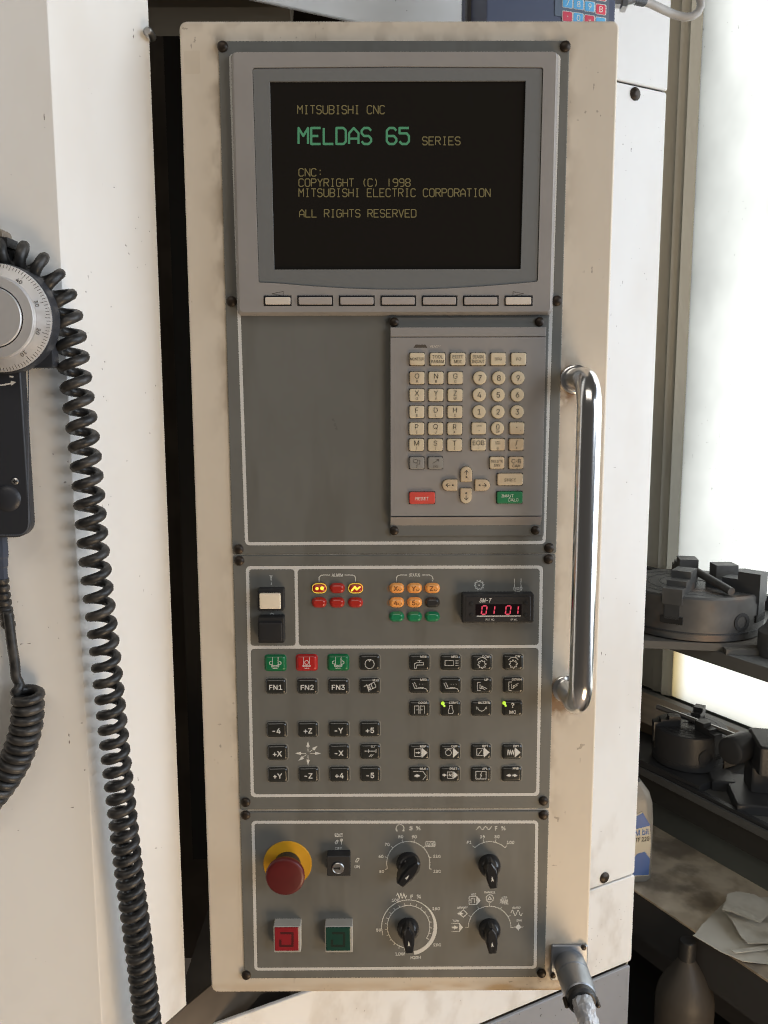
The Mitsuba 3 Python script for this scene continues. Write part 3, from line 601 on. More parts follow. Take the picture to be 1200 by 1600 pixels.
def spindle(stop=False):
    l = [[(-4.5, -10), (-4.5, 3)], [(4.5, -10), (4.5, 3)], [(-6, 3), (6, 3), (5.5, 5), (-5.5, 5), (-6, 3)], [(-4, 7.5), (4, 7.5)]]
    return l+([circ(0, -1.5, 3)] if stop else [[(-6, -4), (-9, -2.5), (-9, 0.5), (-5, 1.5)], [(6, -4), (9, -2.5), (9, 0.5), (5, 1.5)]])
tri = [(4, -8), (13, 0), (4, 8)]
def arrow(a0, b0, a1, b1, hd=3.2):
    d = np.array((a1-a0, b1-b0), float); L = np.linalg.norm(d); d /= L; n_ = np.array((-d[1], d[0])); e = np.array((a1, b1))
    q = np.array((a0, b0)); s = e-d*hd*1.5
    return [tuple(q+n_*hd*0.3), tuple(s+n_*hd*0.3), tuple(s+n_*hd*0.75), tuple(e), tuple(s-n_*hd*0.75), tuple(s-n_*hd*0.3), tuple(q-n_*hd*0.3)]
C1, C2, C3, C4 = 430, 479, 528.4, 577.5
mkey(C1, 1037, M_MG, [ml(C1, 1037, spindle())], 'green spindle key, first of the row')
mkey(C2, 1036.5, M_MR, [ml(C2, 1036.5, spindle(True))], 'red spindle stop key')
mkey(C3, 1036.3, M_MG, [ml(C3, 1036.3, spindle())], 'green spindle key right of the red one')
mkey(C4, 1036, M_MK, [ml(C4, 1036, [circ(0, 1.5, 7.2), [(-2, -5.5), (0, -2.5), (2, -5.5)]])])
for u, s in ((430.7, 'FN1'), (480, 'FN2'), (528.7, 'FN3')): mkey(u, 1073.3, M_MK, [text(s, u, 1074, 8, YM, True, width=21)])
mkey(C4+0.2, 1072.8, M_MK, [ml(C4, 1072.8, [[(-3, -2), (7, -7)], [(0, 5.5), (10, 0.5)], [(7, -7), (10, 0.5)], [(-3, -2), (0, 5.5)], [(-1, -3), (2, 4.5)], [(2, -4.5), (5, 3)], [(-5, -2), (-9, 0)], [(-5, -4), (-1, 8)]], 1), text('M12', 591-8+4, 1062.5, 3.4, YM, True)])
for (u, v, s) in ((432, 1141.2, '-4'), (481, 1141, '+Z'), (529.4, 1140.6, '-Y'), (578, 1140.3, '+5'), (433.3, 1177, '+X'), (529.8, 1176, '-X'), (433.7, 1211.8, '+Y'), (482, 1211.4, '-Z'), (530.3, 1211, '+4'), (578.6, 1210.7, '-5')):
    mkey(u, v, M_MK, [text(s, u, v+0.8, 8.6, YM, True)])
mkey(578.5, 1175.5, M_MK, [ml(578.5, 1175.5, [[(-9, -2), (9, -2)], [(-3, -5), (-3, 1)], [(9, -5), (9, 1)], [(-2, 7), (2, 3)], [(1, 7), (5, 3)]], 0.9), text('O.T', 583, 1166.5, 3.2, YM, True)])
au, av = 481.3, 1177
aw = []
for (dx, dy, L) in ((0, -1, 19), (0, 1, 19), (-1, 0, 20), (1, 0, 20), (0.8, -0.62, 19), (-0.8, 0.62, 19)):
    e = (au+dx*L, av+dy*L); n_ = (-dy, dx)
    aw.append(strokes([[(au+dx*3, av+dy*3), (au+dx*(L-6), av+dy*(L-6))]], YO, 0.9)); b = (au+dx*(L-9), av+dy*(L-9))
    aw.append(fill([e, (b[0]+n_[0]*2.6, b[1]+n_[1]*2.6), (b[0]-n_[0]*2.6, b[1]-n_[1]*2.6)], YO))
add(P2, 'print', flat(unary_union(aw), YO), M_PRINT, False)
D1, D2, D3, D4 = 655.5, 704.3, 753, 802
def top(s, u, v): return text(s, u+8.5-(len(s)*0.8), v-10, 3.6, YM, True)
def gearl(r): return [[(r*(1.0 if (k//2) % 2 == 0 else 0.7)*math.cos(2*math.pi*k/32), 2-r*(1.0 if (k//2) % 2 == 0 else 0.7)*math.sin(2*math.pi*k/32)) for k in range(33)]]
icons = {
 (D1, 1036, 'M08'): [[(-8, 8), (-8, 1), (-4, -1), (6, -1), (6, 3), (-4, 3), (-5, 8), (-8, 8)], [(0, -1), (0, -4)], [(-3, -4), (3, -4)]],
 (D2, 1036, 'M51'): [[(-9, -4), (4, -4), (4, 4), (-9, 4), (-9, -4)], [(7, -3.5), (12, -3.5)], [(7, 0), (12, 0)], [(7, 3.5), (12, 3.5)]],
 (D3, 1036, 'CCW'): gearl(6.5)+[arc(0, 1, 9.5, 35, 145, 10)], (D4, 1035.5, 'CW'): gearl(6.5)+[arc(0, 1, 9.5, 35, 145, 10)],
 (D1, 1072, 'M50'): [[(-11, -5), (-7, 4), (10, 4), (12, 7)], [(-8, -6), (-4, 2)], [(-2, 2), (7, 2)], [(0, -3), (0.8, -3)], [(4, -3), (4.8, -3)], [(8, -3), (8.8, -3)]],
 (D2, 1072, ''): [[(-11, -5), (-7, 4), (10, 4), (12, 7)], [(-8, -6), (-4, 2)], [(-2, 2), (7, 2)], [(0, -3), (0.8, -3)], [(4, -3), (4.8, -3)], [(8, -3), (8.8, -3)]],
 (D3, 1072, 'UP'): [[(-2, -6), (-7, -6), (-7, 7), (-2, 7)], [(-3, -3), (-3, 4), (0, 4), (0, -1)], [(-1, 0), (8, 4)], [(-1, 2), (5, 6)]],
 (D4, 1071.5, 'DOWN'): [[(-2, -6), (-7, -6), (-7, 7), (-2, 7)], [(-3, -3), (-3, 4), (0, 4), (0, -1)], [(-1, 1), (8, -4)], [(0, 3), (7, -1)]],
 (D1, 1108, 'DOOR'): [[(-8, 7), (-8, -5), (-1, -5), (-1, 7)], [(8, 7), (8, -5), (1, -5), (1, 7)], [(-5, 1), (-2, 1)], [(5, 1), (2, 1)]],
 (D2, 1108, 'LIGHT'): [[(-2, -6), (-2, -2), (-4, 3), (-3, 7), (3, 7), (4, 3), (2, -2), (2, -6), (-2, -6)]],
 (D3-0.5, 1108, 'BUZZER'): [[(-8, -4), (-8, 0)], arc(0, -3, 6, 180, 360, 10), [(8, -4), (8, 0)]],
 (D1-0.5, 1176, 'MBP'): [[(-7, -6), (3, -6), (3, 6), (-7, 6), (-7, -6)]], (D2-0.6, 1176, 'OSP'): [circ(-3, 0, 4.5), [(-9, -6), (3, -6)]],
 (D3-1, 1175.5, 'BDT'): [[(-7, -6), (3, -6), (3, 5), (-7, 5), (-7, -6)], [(-5, 4), (1, -4)]], (D4-1.6, 1175.5, 'DRY'): [[(-8, -4), (-7, 4), (-5.5, -4), (-4, 4), (-2.5, -4), (-1, 4), (0.5, -4), (2, 4), (3, -4)]],
 (D1-0.7, 1211, 'MLK'): [[(-9, -6), (6, -6), (11, 1), (6, 7)]], (D2-1, 1211, 'PRST'): [[(-4, -5), (4, -5), (4, 5), (-4, 5), (-4, -5)], [(-1.5, 2), (-1.5, -2), (1.5, 2), (1.5, -2)]],
 (D3-1.5, 1211, 'AFL'): [[(-8, -6), (8, -6), (8, 6), (-8, 6), (-8, -6)], [(1, -4), (-1, 0), (1, 0), (-1, 5)]], (D4-2.3, 1210.5, 'PNB'): []}
for (u, v, s), ls in icons.items():
    polys = []
    if s in ('MBP', 'OSP', 'BDT', 'DRY'): polys.append(tri)
    if s == 'PRST': polys += [[(5, -6), (12, 0), (5, 6)], arrow(-12, 0, -5, 0)]
    if s == 'MBP': polys.append(arrow(-5.5, 0, 2, 0, 2.6))
    if s == 'MLK': polys.append(arrow(-7, 1, 2, 1, 4))
    if s == 'PNB': polys += [arrow(-1, 1, -9, 1, 3.6), arrow(1, 1, 9, 1, 3.6)]
    mkey(u, v, M_MK, [ml(u, v, ls, 0.85, polys), top(s, u, v) if s else None], 'black key with a lit green dot and a bulb sign' if s == 'LIGHT' else None)
mkey(D4-1, 1107.5, M_MK, [text('?', D4-1, 1102, 8, YM, True), text('MC', D4-1, 1112.5, 5, YM, True)], 'black key with a lit green dot and a question mark')
for u, v in ((692, 1099.5), (788, 1099)):
    x, z = xz(u, v, YM); add(P2, 'key_light', cat_([lathe(x, z, [(0.0018, YM+0.001), (0.0015, YM-0.0003), (0.0006, YM-0.0006)], 10), lathe(x+0.0013, z-0.0022, [(0.0012, YM+0.001), (0.001, YM-0.0003), (0.0004, YM-0.0006)], 10)]), M_LG, False, emit=(0.62, 0.85, 0.02))

# ---- switch plate: emergency stop, key switch, knobs, lit buttons
YW = YP
x, z = xz(449.3, 1350, YW-0.001)
add(P3, 'stop_ring', lathe(x, z, [(40.2*PX, YW), (40.2*PX, YW-0.0008), (39.6*PX, YW-0.0011), (0.002, YW-0.0012)], 48), M_YEL, 30, 'yellow ring under the emergency stop')
add(P3, 'stop_collar', lathe(x, z, [(0.0125, YW), (0.0125, YW-0.006), (0.0118, YW-0.012), (0.0115, YW-0.016)], 32), M_DARK, 30)
yb = YW-0.024; rb = 33*PX*0.965
prof = [(0.0118, YW-0.008), (rb*0.80, YW-0.013), (rb*0.97, YW-0.018), (rb, yb+0.003), (rb*0.985, yb+0.0012), (rb*0.94, yb+0.0002), (rb*0.82, yb-0.0004), (rb*0.5, yb-0.0009), (rb*0.2, yb-0.0011)]
add(P3, 'stop_button', lathe(x, z, prof, 48), M_EST, 40, 'red mushroom emergency stop button')
ks = add(P3, 'key_switch', px_block(510.5, 1338, 547.5, 1369, YW, -0.013, 0.001, 0.0006, 1), M_DARK, False, 'black key switch with steel lock')
x, z = xz(528.3, 1356.8, -0.014)
add(P3, 'key_lock', lathe(x, z, [(0.0056, -0.013), (0.0056, -0.0142), (0.0050, -0.0147), (0.0046, -0.0143), (0.001, -0.0143)], 28), M_STEEL, 35)
add(P3, 'key_slot', flat(strokes([[(521.5, 1357), (531, 1356.8)]], -0.0143, 2.4).union(Point(xz(530, 1356.8, -0.0143)).buffer(2.0*PX)), -0.0143, 0.0006), M_GAP, False)
add(P3, 'print', cat_([text('EDIT', 529.5, 1305, 5.6, YW, True, width=13.5), flat(strokes([[(523.5, 1318), (526, 1313), (528.5, 1313), (526, 1318.5), (523.5, 1318)], [(533.5, 1312.5), (533.5, 1319)], circ(533.5, 1312.5, 1.6)], YW, 1.2), YW), text('OFF', 529, 1325.5, 4.4, YW)]), M_PRINT, False)
add(P3, 'print', cat_([flat(strokes([[(555.5, 1346.5), (558.5, 1340.5), (561, 1341.5), (558.5, 1347), (555.5, 1346.5)]], YW, 1.0), YW), text('ON', 558, 1354, 4.6, YW, True)]), M_PRINT, False)
def knob(u, v, deg, k=1.0):
    """round skirt with a bar grip across; deg: where the pointer looks, from up, clockwise"""
    x, z = xz(u, v, YW)
    sk = lathe(x, z, [(0.0103*k, YW), (0.0106*k, YW-0.0030), (0.0099*k, YW-0.0065), (0.0080*k, YW-0.0095), (0.0060*k, YW-0.0115), (0.002, YW-0.012)], 36)
    body = add(P3, 'knob', sk, M_GLOSS, 50)
    A = [(-0.0036, -0.0132), (0.0036, -0.0132), (0.0054, -0.004), (0.0054, 0.006), (0.0014, 0.0138), (-0.0014, 0.0138), (-0.0054, 0.006), (-0.0054, -0.004)]
    c, s = math.cos(math.radians(-deg)), math.sin(math.radians(-deg)); R = []
    for sc, wx, y in ((0.80, 1.25, YW-0.006), (0.95, 1.05, YW-0.0145), (0.97, 0.95, YW-0.0195), (0.90, 0.62, YW-0.0212)):
        R.append(np.array([(x+k*(a*wx*c-b*sc*s), y, z+k*(a*wx*s+b*sc*c)) for a, b in A]))
    add(P3, 'knob_grip', loft(R), M_GLOSS, 25)
    m = [(-0.0009, -0.0035), (0.0009, -0.0035), (0, 0.001)]
    g = Polygon([(x+a*c-b*s, z+a*s+b*c) for a, b in ((-0.0012, -0.0052), (0, -0.0040), (0.0012, -0.0052), (0, 0.0002))])
    add(P3, 'knob_mark', flat(g, YW-0.0212, 0.0001), M_PRINT, False)
knob(638, 1348, 38, 1.08); knob(764.3, 1350, -8); knob(637.5, 1449, -3); knob(764.5, 1450, -4, 1.0)
def ticks(cu, cv, r0, r1, angs): return [[(cu+r0*math.sin(math.radians(a)), cv-r0*math.cos(math.radians(a))), (cu+r1*math.sin(math.radians(a)), cv-r1*math.cos(math.radians(a)))] for a in angs]
def carc(cu, cv, r, a0, a1, n=40): return [(cu+r*math.sin(math.radians(a0+(a1-a0)*k/n)), cv-r*math.cos(math.radians(a0+(a1-a0)*k/n))) for k in range(n+1)]
cu, cv = 638, 1348.5
add(P3, 'dial_scale', cat_([flat(strokes([carc(cu, cv, 33.7, -105, 105)]+ticks(cu, cv, 33.7, 37.5, (-105, -75, -45, -15, 15, 45, 75, 105)), YW, 0.95), YW)]+
    [text(s, a, b, 5, YW, True) for s, a, b in (('50', 596.3, 1361.7), ('60', 595.3, 1338), ('70', 605, 1319.4), ('80', 626, 1307.3), ('90', 647.3, 1307.3), ('100', 672.7, 1319), ('110', 682.5, 1337.7), ('120', 682.7, 1361.3))]+
    [flat(strokes([[(665.5, 1314.8), (679.5, 1314.8), (679.5, 1322.8), (665.5, 1322.8), (665.5, 1314.8)], carc(625, 1294.5, 6.2, -135, 135)], YW, 1.0).union(Point(xz(619.8, 1297.5, YW)).buffer(1.5*PX)).union(Point(xz(630.5, 1297.5, YW)).buffer(1.5*PX)), YW), text('S', 642, 1294, 6.6, YW, True), text('%', 653.5, 1294, 6.6, YW, True)]), M_PRINT, False)
cu, cv = 765.3, 1349
add(P3, 'dial_scale', cat_([flat(strokes([carc(cu, cv, 34, -44, 44)]+ticks(cu, cv, 34, 38.5, (-44, -15, 15, 44)), YW, 0.95), YW)]+[text(s, a, b, 5, YW, True) for s, a, b in (('F1', 733, 1316.2), ('25', 754, 1307.2), ('50', 776.5, 1307.2), ('100', 797.6, 1316.3))]+
    [flat(strokes([[(744+24.5*k/40, 1293.8+2.6*math.cos(2*math.pi*k/40*2.5+math.pi/2*0)*(1)) for k in range(41)]], YW, 1.1), YW), text('F', 775.3, 1294, 6.6, YW, True), text('%', 786.5, 1294, 6.6, YW, True)]), M_PRINT, False)
cu, cv = 638.3, 1448
big = []
for k in range(41):
    a = -108+(168+108)*k/40; w = 1.0+4.6*min(1, max(0, (a-35)/60)); big.append((a, w))
outp = [(cu+(42+w*0.5-0.3*0)*math.sin(math.radians(a)), cv-(42+w*0.5)*math.cos(math.radians(a))) for a, w in big]+[(cu+(42-w*0.5)*math.sin(math.radians(a)), cv-(42-w*0.5)*math.cos(math.radians(a))) for a, w in big[::-1]]
add(P3, 'dial_scale', cat_([flat(fill(outp, YW).buffer(0), YW), flat(strokes([carc(cu, cv, 33.3, -170, 122)]+ticks(cu, cv, 33.3, 37, np.linspace(-170, 122, 21)), YW, 0.95), YW)]+
    [text(s, a, b, 5, YW, True) for s, a, b in (('50', 591.6, 1453), ('150', 681.3, 1419.6), ('200', 683, 1476.2), ('LOW', 625.5, 1490.5), ('HIGH', 649.5, 1496))]+[text('100', 618, 1406.3, 5, YW, True)]+
    [flat(strokes([[(619.5, 1400), (621.5, 1395.5), (624, 1403.5), (626.3, 1395.5), (628.7, 1403.8), (631, 1395.5), (633.4, 1403.5), (635.3, 1399)]], YW, 1.2), YW), text('F', 643.3, 1400.8, 6.4, YW, True), text('%', 654.5, 1400.8, 6.4, YW, True)]), M_PRINT, False)
cu, cv = 765, 1449
add(P3, 'dial_scale', cat_([flat(strokes([carc(cu, cv, 33.2, -90, 90)]+ticks(cu, cv, 33.2, 37.6, (-90, -60, -30, 0, 30, 60, 90)), YW, 0.95), YW)]+
    [text(s, a, b, 3.6, YW, True, width=w) for s, a, b, w in (('TAPE', 712, 1438.6, 10.5), ('MEMORY', 722.5, 1418, 17), ('MDI', 739.8, 1397.6, 7.5), ('HANDLE', 765, 1394, 18.5), ('JOG', 788, 1402, 9), ('RAPID', 807, 1418.2, 13.5), ('ZRN', 811, 1437.9, 8.5))]+
    [flat(unary_union([strokes([[(705.5, 1442.5), (718, 1442.5), (718, 1455.5), (705.5, 1455.5)]], YW, 1), fill([(717.5, 1442), (723.5, 1449), (717.5, 1456)], YW), fill([(706+a, 1449+b) for a, b in arrow(0, 0, 10, 0, 4)], YW),
      strokes([[(720, 1424.5), (724, 1421.5), (730, 1427.5), (724, 1433), (720, 1430)]], YW, 1.1), fill([(715+a, 1427.5+b) for a, b in arrow(0, 0, 9, 0, 4)], YW),
      strokes([[(733, 1400.8), (744.5, 1400.8), (744.5, 1413.5), (733, 1413.5), (733, 1400.8)], [(736, 1411), (736, 1404), (741, 1404), (741, 1411)]], YW, 1), fill([(745.5, 1400.5), (751, 1407), (745.5, 1413.5)], YW),
      strokes([circ(765.2, 1403.8, 5.8), [(765.2, 1400.5), (768, 1405.5), (762.4, 1405.5), (765.2, 1400.5)]], YW, 1.1),
      strokes([[(781.5+1.55*k, 1406.5+(-3 if k % 2 else 5)+k*0.25) for k in range(9)]], YW, 1), strokes([[(798.5+17.5*k/32, 1426.5-4.4*math.sin(2*math.pi*k/32*2)) for k in range(33)]], YW, 1.1),
      fill([(810, 1443.5), (814.5, 1448.5), (810, 1453.5), (805.5, 1448.5)], YW), strokes([[(803.5, 1448.5), (817.5, 1448.5)], [(810, 1441.5), (810, 1454)]], YW, 0.9)]), YW)]), M_PRINT, False)
for u0, u1, m, md, lb in ((427, 470, M_BR, M_BRD, 'red square push button'), (507.3, 551, M_BG, M_BGD, 'dark green square push button')):
    yf = -0.014
    q = add(P3, 'push_button', px_block(u0, 1447.5, u1, 1488.3, YW, yf, 0.0008, 0.0006, 1), M_BZ, False, lb)
    add(P3, 'push_button_lens', px_block(u0+1.8, 1449.5, u1-3.4, 1486, yf+0.001, yf-0.0008, 0.0006, 0.0006, 2), m, 40)
    c = (u0+u1)/2
    add(P3, 'push_button_mark', flat(strokes([[(c-10.5, 1458), (c+8.5, 1458), (c+8.5, 1478), (c-10.5, 1478), (c-10.5, 1468)]], yf-0.0008, 4.0), yf-0.0008, 0.0001), md, False)

# ---- chrome handle, socket, remains of a sticker
HS = 0.056
ht, hb = np.array([FOOT_T[0], 0, FOOT_T[1]-0.002]), np.array([FOOT_B[0], 0, FOOT_B[1]+0.002])
hx = (ht[0]+hb[0])/2+0.001; ht[0] = hb[0] = hx
rb_ = 0.026
pth = [(hx, 0.0, ht[2])]+[(hx, -HS+rb_-rb_*math.sin(t), ht[2]-rb_+rb_*math.cos(t)) for t in np.linspace(0, math.pi/2, 14)]+[(hx, -HS, ht[2]+(hb[2]-ht[2])*q) for q in (0.2, 0.35, 0.5, 0.65, 0.8)]+[(hx, -HS+rb_-rb_*math.sin(t), hb[2]+rb_-rb_*math.cos(t)) for t in np.linspace(math.pi/2, 0, 14)]+[(hx, 0.0, hb[2])]
hd = add(CP, 'handle', tube(pth, 0.0100, 40, False), M_CHROME, True, 'chrome bow handle on the right edge')
for q in (ht, hb): add(hd, 'handle_foot', lathe(q[0], q[2], [(0.0128, 0), (0.0128, -0.002), (0.0118, -0.003), (0.010, -0.0032)], 32), M_CHROME, 40)
x, z = xz(888, 1502); sx, sz = xz(861, 1474.5); ex, ez = xz(916, 1529)
sock = add(CP, 'socket', rbox((sx+ex)/2, (sz+ez)/2, ex-sx, sz-ez, 0.002, -0.0001, -0.003, 0.0008, 1), M_ALU, False, 'square socket flange at the lower right corner')
for u, v in ((911.5, 1479.5), (864, 1523.5)):
    xx, zz = xz(u, v, -0.003); add(sock, 'screw', lathe(xx, zz, [(0.0025, -0.003), (0.0025, -0.0048), (0.001, -0.0054)], 12), M_SCREW, 40)
add(CP, 'sticker_residue', flat(fill([(287, 80), (312, 79), (313, 115), (289, 116)], 0), -0.00005, 0.00008), M_TAPE, False)

# ================================================================== plug and wrapped cable in the socket
PC = thing('plugged_cable', 'grey metal plug with a cable in clear plastic wrap, in the corner socket', 'cable')
r0 = 0.0145
plug = lathe(x+0.001, z-0.001, [(r0*1.02, -0.003), (r0*1.05, -0.010), (r0*1.05, -0.0195), (r0*0.98, -0.020), (r0*0.98, -0.0208), (r0*1.04, -0.0213), (r0*1.03, -0.040), (r0*0.97, -0.047), (r0*0.82, -0.049)], 40)
add(PC, 'plug', plug, M_ALU, 40)
add(PC, 'clamp_ring', lathe(x+0.001, z-0.001, [(r0*0.86, -0.046), (r0*0.92, -0.049), (r0*0.92, -0.054), (r0*0.8, -0.056), (r0*0.6, -0.056)], 36), M_DARK, 40)
for sx_ in (-1, 1):
    add(PC, 'clamp_screw', lathe(x+0.001+sx_*r0*0.98, z-0.004, [(0.0022, -0.046), (0.0022, -0.056), (0.001, -0.0575)], 10), M_SCREW, 40)
cpts = spline([(x+0.001, -0.050, z-0.001), (x+0.002, -0.064, z-0.006), (x+0.004, -0.074, z-0.02), (x+0.003, -0.078, z-0.045), (x-0.001, -0.078, z-0.09), (x-0.006, -0.07, z-0.2)], 120)
cpts = spline(cpts, 64); rr = 0.0095*(1+0.07*np.array([math.sin(i*0.9)+0.6*math.sin(i*2.1+1) for i in range(64)]))
cab = tube(cpts, rr, 18)
vv = cab.vertices; cab.vertices = vv+cab.vertex_normals*((meshkit.noise(vv*150, 3)-0.5)*0.0034+rng.uniform(-0.0008, 0.0008, len(vv)))[:, None]
add(PC, 'wrapped_cable', cab, M_WRAP, False)

# ================================================================== handwheel unit at the left
HW = thing('handwheel_unit', 'black handheld pulse generator with engraved silver dial hanging at the left edge', 'handwheel')
YH0, YHF = FY-0.004, FY-0.034
def blk(u0, v0, u1, v1, yb, yf, r, bev=0.001, st=2, n=6): return px_block(u0, v0, u1, v1, yb, yf, r, bev, st, n)
add(HW, 'body', blk(-110, 540, 48, 840, YHF+0.010, YHF, 0.012, 0.0016, 3), M_PEND, 40)
add(HW, 'dial_block', cat_([blk(-90, 424, 82, 560, YHF+0.010, YHF-0.002, 0.020, 0.0016, 2, 10), blk(-92, 500, 83.5, 575, YHF+0.0098, YHF-0.0018, 0.003, 0.0012, 2)]), M_PEND, 40)
YDL = YHF-0.016; sc = np.linalg.norm(at(1, 497, YDL)-at(0, 497, YDL))
dxc, dzc = xz(-3.5, 497, YDL)
add(HW, 'hanger_block', blk(-100, 480, -20, 760, YH0, YHF+0.0101, 0.004, 0.001, 1), M_PEND, False)
add(HW, 'dial_collar', lathe(dxc, dzc, [(85*sc, YHF), (85.5*sc, YDL+0.006), (85*sc, YDL+0.003), (83.8*sc, YDL+0.002)], 64), M_PEND, 40)
dial = add(HW, 'dial', lathe(dxc, dzc, [(83.5*sc, YDL+0.003), (83.5*sc, YDL+0.0008), (82.8*sc, YDL), (65*sc, YDL-0.004), (63.5*sc, YDL-0.0042)], 96), M_DIAL, 35, 'engraved silver dial with black graduations')
def ring_pt(r, a): return (dxc+r*math.cos(a), dzc+r*math.sin(a))
tk = []
for k in range(100):
    a = -math.pi/2+2*math.pi*k/100; L = 9 if k % 10 == 0 else 7 if k % 5 == 0 else 5.2
    tk.append(LineString([ring_pt((82.3-L)*sc, a), ring_pt(82.3*sc, a)]).buffer(0.42*sc, cap_style=2))
def cone_y(m):
    r = np.hypot(m.vertices[:, 0]-dxc, m.vertices[:, 2]-dzc)/sc
    m.vertices[:, 1] += -0.004*np.clip((82.8-r)/(82.8-65), 0, 1); return m
add(dial, 'graduation', cone_y(flat(unary_union(tk), YDL, 0.0002)), M_INK, False)
nums = []
for k, s in enumerate(('0', '10', '20', '30', '40', '50')):
    a = -math.pi/2+2*math.pi*k/10
    m = text2d(s, 6.2*sc, False); m.apply_transform(trimesh.transformations.rotation_matrix(a-math.pi/2, (0, 0, 1))); m.apply_transform(XZ)
    q = ring_pt(68.5*sc, a); m.apply_translation((q[0], YDL-0.0038, q[1])); nums.append(m)
add(dial, 'numerals', cat_(nums), M_INK, False)
add(HW, 'wheel', lathe(dxc, dzc, [(63.5*sc, YDL), (63.5*sc, YDL-0.0075), (62*sc, YDL-0.0085), (48*sc, YDL-0.009), (47*sc, YDL-0.0085), (46*sc, YDL-0.0085)], 96), M_DIAL, 35, 'plain silver wheel of the handwheel')
add(HW, 'wheel_groove', lathe(dxc, dzc, [(47.2*sc, YDL-0.007), (47.2*sc, YDL-0.0088), (45*sc, YDL-0.0088)], 64), M_GAP, False)
add(HW, 'wheel_cap', lathe(dxc, dzc, [(45.8*sc, YDL-0.007), (45.8*sc, YDL-0.0102), (44.8*sc, YDL-0.0108), (10*sc, YDL-0.0112)], 64), M_DIAL, 35)
add(HW, 'print', flat(strokes([[(-12, 600), (2, 602), (18, 599)], [(15, 588), (21, 589)]], YHF, 2.0).union(fill([(17, 595), (25, 597), (18, 602.5)], YHF)), YHF, 0.0002), M_INKW, False)
add(HW, 'edge_trim', flat(Polygon([xz(-106, 545, YHF), xz(44.5, 545, YHF), xz(44.5, 836, YHF), xz(-106, 836, YHF)]).buffer(-0.009).buffer(0.009, quad_segs=6).boundary.buffer(0.00035), YHF, 0.0003), mat('pendant_edge', pr((0.10, 0.11, 0.13), 0.4)), False)
xx, zz = xz(24, 752, YHF); add(HW, 'screw', lathe(xx, zz, [(0.0027, YHF), (0.0026, YHF-0.0006), (0.0016, YHF-0.0012), (0.0004, YHF-0.0014)], 16), M_STEEL, 40)
gsl = unary_union([sbox(xx-0.0017, zz-0.0003, xx+0.0017, zz+0.0003), sbox(xx-0.0003, zz-0.0017, xx+0.0003, zz+0.0017)]); add(HW, 'screw_slot', flat(gsl, YHF-0.0012, 0.0004), M_GAP, False)
xx, zz = xz(12, 779, YHF); add(HW, 'grip_bump', lathe(xx, zz, [(22*sc, YHF), (20*sc, YHF-0.0013), (15*sc, YHF-0.0024), (8*sc, YHF-0.003), (2*sc, YHF-0.0032)], 32), M_PEND, 60)
gl = at(0, 838, (YH0+YHF)/2)
def vl(prof, n=20): return upright(gl[0]-0.001, (YH0+YHF)/2, [(r, gl[2]+dz) for r, dz in prof], n)
add(HW, 'cable_gland', vl([(0.0068, 0.004), (0.0068, -0.016), (0.006, -0.018), (0.006, -0.024), (0.0052, -0.025), (0.0052, -0.034)], 8), mat('gland_blue', pr((0.05, 0.06, 0.085), 0.3)), False)
pr_ = []
for k in range(7): pr_ += [(0.0046+0.001*(1 if k % 1 == 0 else 0), -0.034-0.006*k-0.0002), (0.0056, -0.034-0.006*k-0.003), (0.0040, -0.034-0.006*k-0.0052)]
srel = vl(pr_, 16); srel.vertices[:, 0] += np.clip((gl[2]-0.034-srel.vertices[:, 2])/0.045, 0, 1)**1.6*0.004
add(HW, 'strain_relief', srel, M_CORD, 40)
hk = at(4, 375, FY-0.02)
add(HW, 'hanger', cat_([bx(hk[0]-0.03, hk[0]+0.006, FY-0.026, FY-0.002, hk[2]-0.006, hk[2]+0.001), bx(hk[0]-0.03, hk[0]+0.004, FY-0.02, FY-0.002, hk[2]-0.03, hk[2]-0.006)]), M_DARK, False)
hg = lathe(hk[0]-0.003, hk[2]+0.0035, [(0.005, FY), (0.005, FY-0.022), (0.0042, FY-0.023), (0.001, FY-0.0235)], 20); add(HW, 'hanger_pin', hg, mat('pin', pr((0.25, 0.20, 0.15), 0.5, 0.3)), 40)

def coil(path_px, yfun, pitch_fn, R, r, hand=1, start=0, sub=13, n=9, tail0=None, tail1=None):
    c = spline([at(u, v, yfun(u, v)) for u, v in path_px], 1400)
    t = np.gradient(c, axis=0); ds = np.linalg.norm(t, axis=1); t /= ds[:, None]
    th_ = start; P = list(tail0) if tail0 is not None else []; acc = 0
    for i in range(len(c)):
        s = i/(len(c)-1)
        e1 = np.cross(t[i], (0, 1, 0)); e1 /= np.linalg.norm(e1); e2 = np.cross(t[i], e1)
        th_ += 2*math.pi*ds[i]/pitch_fn(s); acc += 2*math.pi*ds[i]/pitch_fn(s)
        if acc > 2*math.pi/sub or i in (0, len(c)-1):
            acc = 0; P.append(c[i]+R*(math.cos(th_)*e1+hand*math.sin(th_)*e2))
    if tail1 is not None: P += list(tail1)
    q = spline(P, len(P)*2); return tube(q, np.linspace(r[0], r[1], len(q)) if isinstance(r, tuple) else r, n)
YCD = FY-0.015
path = [(-45, 412), (-10, 397), (22, 398), (48, 409), (72, 429), (92, 458), (103, 492), (110, 530), (119, 600), (131, 690), (141, 800), (150.5, 900), (162, 1000), (172.5, 1100), (183, 1200), (192, 1280), (201, 1360), (213, 1450), (224, 1540), (232, 1610), (240, 1680)]
def ycord(u, v): return YCD-0.004 if v < 520 else YCD-0.004+0.018*min(1, (v-520)/1000)
